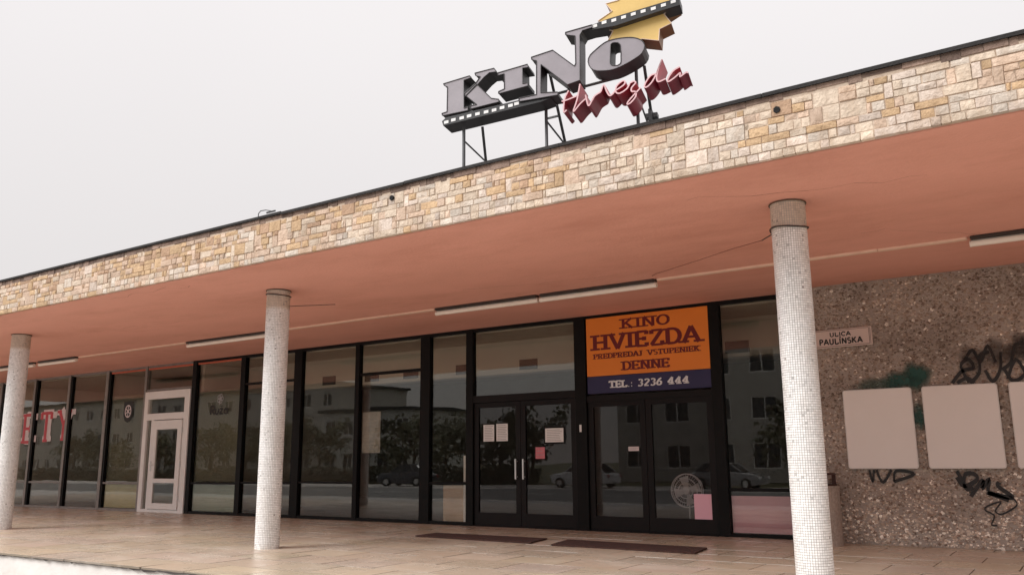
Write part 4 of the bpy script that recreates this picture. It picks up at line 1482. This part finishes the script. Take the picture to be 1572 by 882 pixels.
# steel trestles
RZ = 4.184 - 4.882 - .03
def bar(x0, y0_, z0, x1, y1_, z1, r, name='strut'):
    b_ = MB()
    b_.tube((x0, y0_, z0), (x1, y1_, z1), r, 6)
    b_.build(name, 'steel', ks)
for (px, pz, py) in ((.206, -.03, .12), (1.147, .16, .24), (2.172, .42, .24)):
    bar(px, py, pz, px, py, RZ, .020, 'post')
bar(.40, .20, -.02, .262, .80, RZ, .018)
bar(.21, .12, -.19, .235, .80, -.235, .010)
bar(.235, .80, -.235, .262, .85, RZ, .010)
bar(1.19, .26, .54, 1.205, 1.0, RZ + .4, .018)
bar(1.205, 1.0, RZ + .4, 1.205, 1.2, RZ, .018)
bar(1.155, .24, -.05, 1.17, .9, -.08, .011)
bar(1.158, .24, -.015, 1.188, .62, .165, .014)
bar(.893, .24, .219, 1.95, .24, .336, .016, 'rail')
bar(2.262, .24, .42, 2.20, 1.0, .06, .018)
bar(2.20, 1.0, .06, 2.20, 1.05, RZ, .018)
bar(2.21, .24, -.01, 2.17, .9, .0, .011)
b = MB()
b.box(2.15, 2.29, .80, .90, .065, .115)
b.box(2.19, 2.23, .78, .92, .02, .16)
b.build('clamp', 'steel', ks)
# small lightning-rod hook on the roof edge
b = MB()
q = [(-8.62, -5.95, 4.18), (-8.62, -5.95, 4.30), (-8.58, -5.95, 4.33), (-8.48, -5.95, 4.325), (-8.36, -5.95, 4.29)]
for p_, r_ in zip(q[:-1], q[1:]):
    b.tube(p_, r_, .006, 6)
b.tube((-8.46, -5.95, 4.285), (-8.30, -5.95, 4.285), .012, 6)
tag(b.build('roof_hook', 'steel'), 'small bent metal hook on the roof edge left of the sign', 'hook')

# ------------------------------------------------------------------ across the street (seen mirrored in the glass)
def far_building(name, x0, x1, yf, dpt, hgt, storeys, nwin, facade, label, cat='building', ww=1.5, wh=1.5, base=0.0):
    t_ = thing(name, label, cat, ((x0 + x1) / 2, yf, GZ))
    w = (x1 - x0) / 2
    b_ = MB()
    b_.box(-w, w, -dpt, -.12, 0, hgt)
    fh = hgt / storeys
    xs = [-w + (2 * w) * (i + .5) / nwin for i in range(nwin)]
    b_.build('wall', facade, t_)
    # facade skin with real window openings
    b_ = MB()
    for s_ in range(storeys):
        z0 = s_ * fh
        wz0, wz1 = z0 + fh * .3, z0 + fh * .3 + wh
        b_.box(-w, w, -.12, 0, z0, wz0)
        b_.box(-w, w, -.12, 0, wz1, z0 + fh)
        edges = [-w] + [v for x in xs for v in (x - ww / 2, x + ww / 2)] + [w]
        for a, c in zip(edges[::2], edges[1::2]):
            b_.box(a, c, -.12, 0, wz0, wz1)
    b_.build('facade', facade, t_)
    for s_ in range(storeys):
        z0 = s_ * fh + fh * .3
        for x in xs:
            f_ = MB()
            f_.box(x - ww / 2, x + ww / 2, -.09, -.05, z0, z0 + .08)
            f_.box(x - ww / 2, x + ww / 2, -.09, -.05, z0 + wh - .08, z0 + wh)
            f_.box(x - ww / 2, x - ww / 2 + .08, -.09, -.05, z0 + .08, z0 + wh - .08)
            f_.box(x + ww / 2 - .08, x + ww / 2, -.09, -.05, z0 + .08, z0 + wh - .08)
            f_.box(x - .04, x + .04, -.09, -.05, z0 + .08, z0 + wh - .08)
            wo_ = f_.build('window', 'paper', t_)
            g_ = MB()
            g_.box(x - ww / 2 + .08, x + ww / 2 - .08, -.10, -.092, z0 + .08, z0 + wh - .08)
            g_.build('glazing', 'farwin', wo_)
    b_ = MB()
    b_.box(-w - .3, w + .3, -dpt - .3, .35, hgt + .001, hgt + .3)
    b_.build('roof', 'roof', t_)
    return t_
far_building('apartment_building', -31, -11, -48, 11, 13.5, 4, 6, 'facade', 'grey apartment block across the street, mirrored in the right panes', ww=1.9, wh=1.7)
far_building('white_house', -66, -54, -50, 9, 6.6, 2, 5, 'facade2', 'low white house across the street, mirrored in the middle panes')
far_building('long_block', -150, -72, -58, 12, 10.5, 3, 22, 'facade', 'long pale block far across the street, mirrored in the left panes', ww=1.7, wh=1.5)

def tree_mesh(seed, hgt, rad, dens):
    tr_ = random.Random(seed)
    tk = MB()
    tk.tube((0, 0, -.1), (0, 0, hgt * .5), .16, 8, .09)
    for k in range(9):
        a = tr_.uniform(0, 6.28)
        z = hgt * tr_.uniform(.28, .6)
        l = rad * tr_.uniform(.5, .9)
        tk.tube((0, 0, z * .85), (math.cos(a) * l, math.sin(a) * l, z + l * .7), .06, 5, .02)
    cr = MB()
    clumps = []
    for k in range(26):
        a = tr_.uniform(0, 6.28)
        rr_ = rad * math.sqrt(tr_.random())
        z = hgt * (.62 + .34 * tr_.uniform(-1, 1) * (1 - .4 * rr_ / rad))
        clumps.append((math.cos(a) * rr_, math.sin(a) * rr_, z, tr_.uniform(.35, .8) * rad * .6, tr_.uniform(.9, 1.9)))
    for k in range(dens):
        c = tr_.choice(clumps)
        v = Vector((tr_.gauss(0, 1), tr_.gauss(0, 1), tr_.gauss(0, .8))).normalized() * c[3] * tr_.uniform(.4, 1.05)
        p = Vector(c[:3]) + v
        s = tr_.uniform(.10, .22)
        u = Vector((tr_.gauss(0, 1), tr_.gauss(0, 1), tr_.gauss(0, 1))).normalized() * s
        w = Vector((tr_.gauss(0, 1), tr_.gauss(0, 1), tr_.gauss(0, 1))).normalized() * s
        g = c[4] * tr_.uniform(.8, 1.2)
        cr.face([p - u, p - w, p + u, p + w], tint=(g, g, g * .9))
    return tk, cr
protos = []
for sd, hg, rd in ((1, 6.5, 2.6), (2, 5.2, 3.0)):
    tk, cr = tree_mesh(sd, hg, rd, 1700)
    protos.append((tk.mesh('trunk', 'bark'), cr.mesh('crown', 'leaf')))
TL = [(-34.5, -41, 0, 'bushy dark tree left of the grey apartment block'), (-38.8, -43, 1, 'low wide tree next to the lamp free gap across the street'),
      (-43.5, -42, 0, 'tall dark tree in the middle of the row across the street'), (-48.5, -44, 1, 'round dark tree right of the white house across the street'),
      (-60, -44, 0, 'dark tree before the white house across the street'), (-68, -46, 1, 'spreading tree left of the white house across the street'),
      (-75, -48, 0, 'dark tree before the long pale block'), (-84, -50, 1, 'spreading tree before the near end of the long pale block'), (-92, -50, 0, 'tall dark tree before the middle of the long pale block'), (-101, -48, 1, 'low round tree before the far end of the long pale block'), (-112, -50, 0, 'last dark tree at the far left end of the street'), (-14.5, -44, 1, 'low tree before the grey apartment block')]
for (x, y, k, lb) in TL:
    t_ = thing('tree', lb, 'tree', (x, y, GZ), rr.uniform(0, 6), group='trees across the street')
    s_ = rr.uniform(.9, 1.15)
    t_.scale = (s_, s_, s_ * rr.uniform(.9, 1.1))
    for nm, me in zip(('trunk', 'crown'), protos[k]):
        o = bpy.data.objects.new(nm, me)
        C.objects.link(o)
        o.parent = t_
b = MB()
hr = random.Random(9)
for k in range(15000):
    x = hr.uniform(-105, -33)
    p = Vector((x, -39.6 + hr.uniform(-.5, .5), GZ + hr.uniform(.02, 1.25 + .15 * math.sin(x))))
    s = hr.uniform(.08, .17)
    u = Vector((hr.gauss(0, 1), hr.gauss(0, 1), hr.gauss(0, 1))).normalized() * s
    w = Vector((hr.gauss(0, 1), hr.gauss(0, 1), hr.gauss(0, 1))).normalized() * s
    g = hr.uniform(.6, 1.3)
    b.face([p - u, p - w, p + u, p + w], tint=(g, g, g))
tag(b.build('hedge', 'leaf'), 'long dark clipped hedge behind the parked cars across the street', 'hedge')

def make_car(paint, label, loc, rz):
    t_ = thing('parked_car', label, 'car', loc, rz, group='cars parked across the street')
    # body sections along x: (x, z_low, z_belt, half width)
    secs = [(-2.10, .38, .72, .70), (-2.0, .25, .82, .80), (-1.5, .22, .92, .86), (-.6, .20, .93, .87), (.5, .20, .92, .87), (1.1, .21, .90, .86), (1.75, .23, .82, .83), (2.05, .28, .70, .76), (2.15, .38, .60, .66)]
    b_ = MB()
    rings = []
    for (x, zl, zb, hw) in secs:
        rings.append([(x, -hw * .94, zl), (x, -hw, (zl + zb) / 2), (x, -hw * .95, zb - .03), (x, -hw * .86, zb + .02), (x, hw * .86, zb + .02), (x, hw * .95, zb - .03), (x, hw, (zl + zb) / 2), (x, hw * .94, zl)])
    for a_, c_ in zip(rings[:-1], rings[1:]):
        for k in range(8):
            m = (k + 1) % 8
            b_.face([a_[k], a_[m], c_[m], c_[k]])
    b_.face(rings[0][::-1])
    b_.face(rings[-1])
    b_.build('body', paint, t_, smooth=False)
    # cabin: roof panel, pillars and glass
    lo = [(-1.75, .74, .93), (-.95, .76, .94), (.15, .76, .94), (1.05, .74, .92)]
    hi = [(-1.15, .58, 1.40), (-.55, .60, 1.45), (.10, .60, 1.45), (.35, .58, 1.40)]
    g_ = MB()
    for sy in (-1, 1):
        for i in range(3):
            P_ = [(lo[i][0], sy * lo[i][1], lo[i][2]), (lo[i + 1][0], sy * lo[i + 1][1], lo[i + 1][2]), (hi[i + 1][0], sy * hi[i + 1][1], hi[i + 1][2]), (hi[i][0], sy * hi[i][1], hi[i][2])]
            g_.face(P_ if sy < 0 else P_[::-1])
    g_.face([(lo[3][0], -lo[3][1], lo[3][2]), (lo[3][0], lo[3][1], lo[3][2]), (hi[3][0], hi[3][1], hi[3][2]), (hi[3][0], -hi[3][1], hi[3][2])])
    g_.face([(lo[0][0], lo[0][1], lo[0][2]), (lo[0][0], -lo[0][1], lo[0][2]), (hi[0][0], -hi[0][1], hi[0][2]), (hi[0][0], hi[0][1], hi[0][2])])
    g_.build('windows', 'carglass', t_)
    r_ = MB()
    for i in range(3):
        r_.face([(hi[i][0], -hi[i][1], hi[i][2] + .012), (hi[i + 1][0], -hi[i + 1][1], hi[i + 1][2] + .012), (hi[i + 1][0], hi[i + 1][1], hi[i + 1][2] + .012), (hi[i][0], hi[i][1], hi[i][2] + .012)])
    for sy in (-1, 1):
        for i in range(4):
            r_.tube((lo[i][0], sy * lo[i][1], lo[i][2]), (hi[i][0], sy * (hi[i][1] + .01), hi[i][2] + .01), .035, 5)
        for i in range(3):
            r_.tube((hi[i][0], sy * hi[i][1], hi[i][2] + .005), (hi[i + 1][0], sy * hi[i + 1][1], hi[i + 1][2] + .005), .03, 5)
    r_.build('roof', paint, t_)
    for wx in (-1.32, 1.30):
        for sy in (-1, 1):
            w_ = MB()
            w_.tube((wx, sy * .66, .31), (wx, sy * .89, .31), .31, 18)
            wo_ = w_.build('wheel', 'tyre', t_)
            w_ = MB()
            w_.tube((wx, sy * .80, .31), (wx, sy * .90, .31), .19, 14)
            w_.build('rim', 'chrome', wo_)
    for sy in (-1, 1):
        l_ = MB()
        l_.box(2.04, 2.16, sy * .60 - .12, sy * .60 + .12, .56, .70, bev=.02)
        l_.build('headlight', 'whiteink', t_)
        l_ = MB()
        l_.box(-2.12, -2.02, sy * .66 - .09, sy * .66 + .09, .62, .80, bev=.02)
        l_.build('tail_light', 'lamp_red', t_)
    return t_
make_car('silver', 'silver hatchback parked across the street, mirrored in the cinema doors', (-26.3, -34.2, GZ), R(183))
make_car('carblue', 'dark hatchback parked across the street left of the silver one', (-40.5, -34.0, GZ), R(175))
make_car('carred', 'grey hatchback parked before the apartment block across the street', (-17.5, -35.0, GZ), R(2))
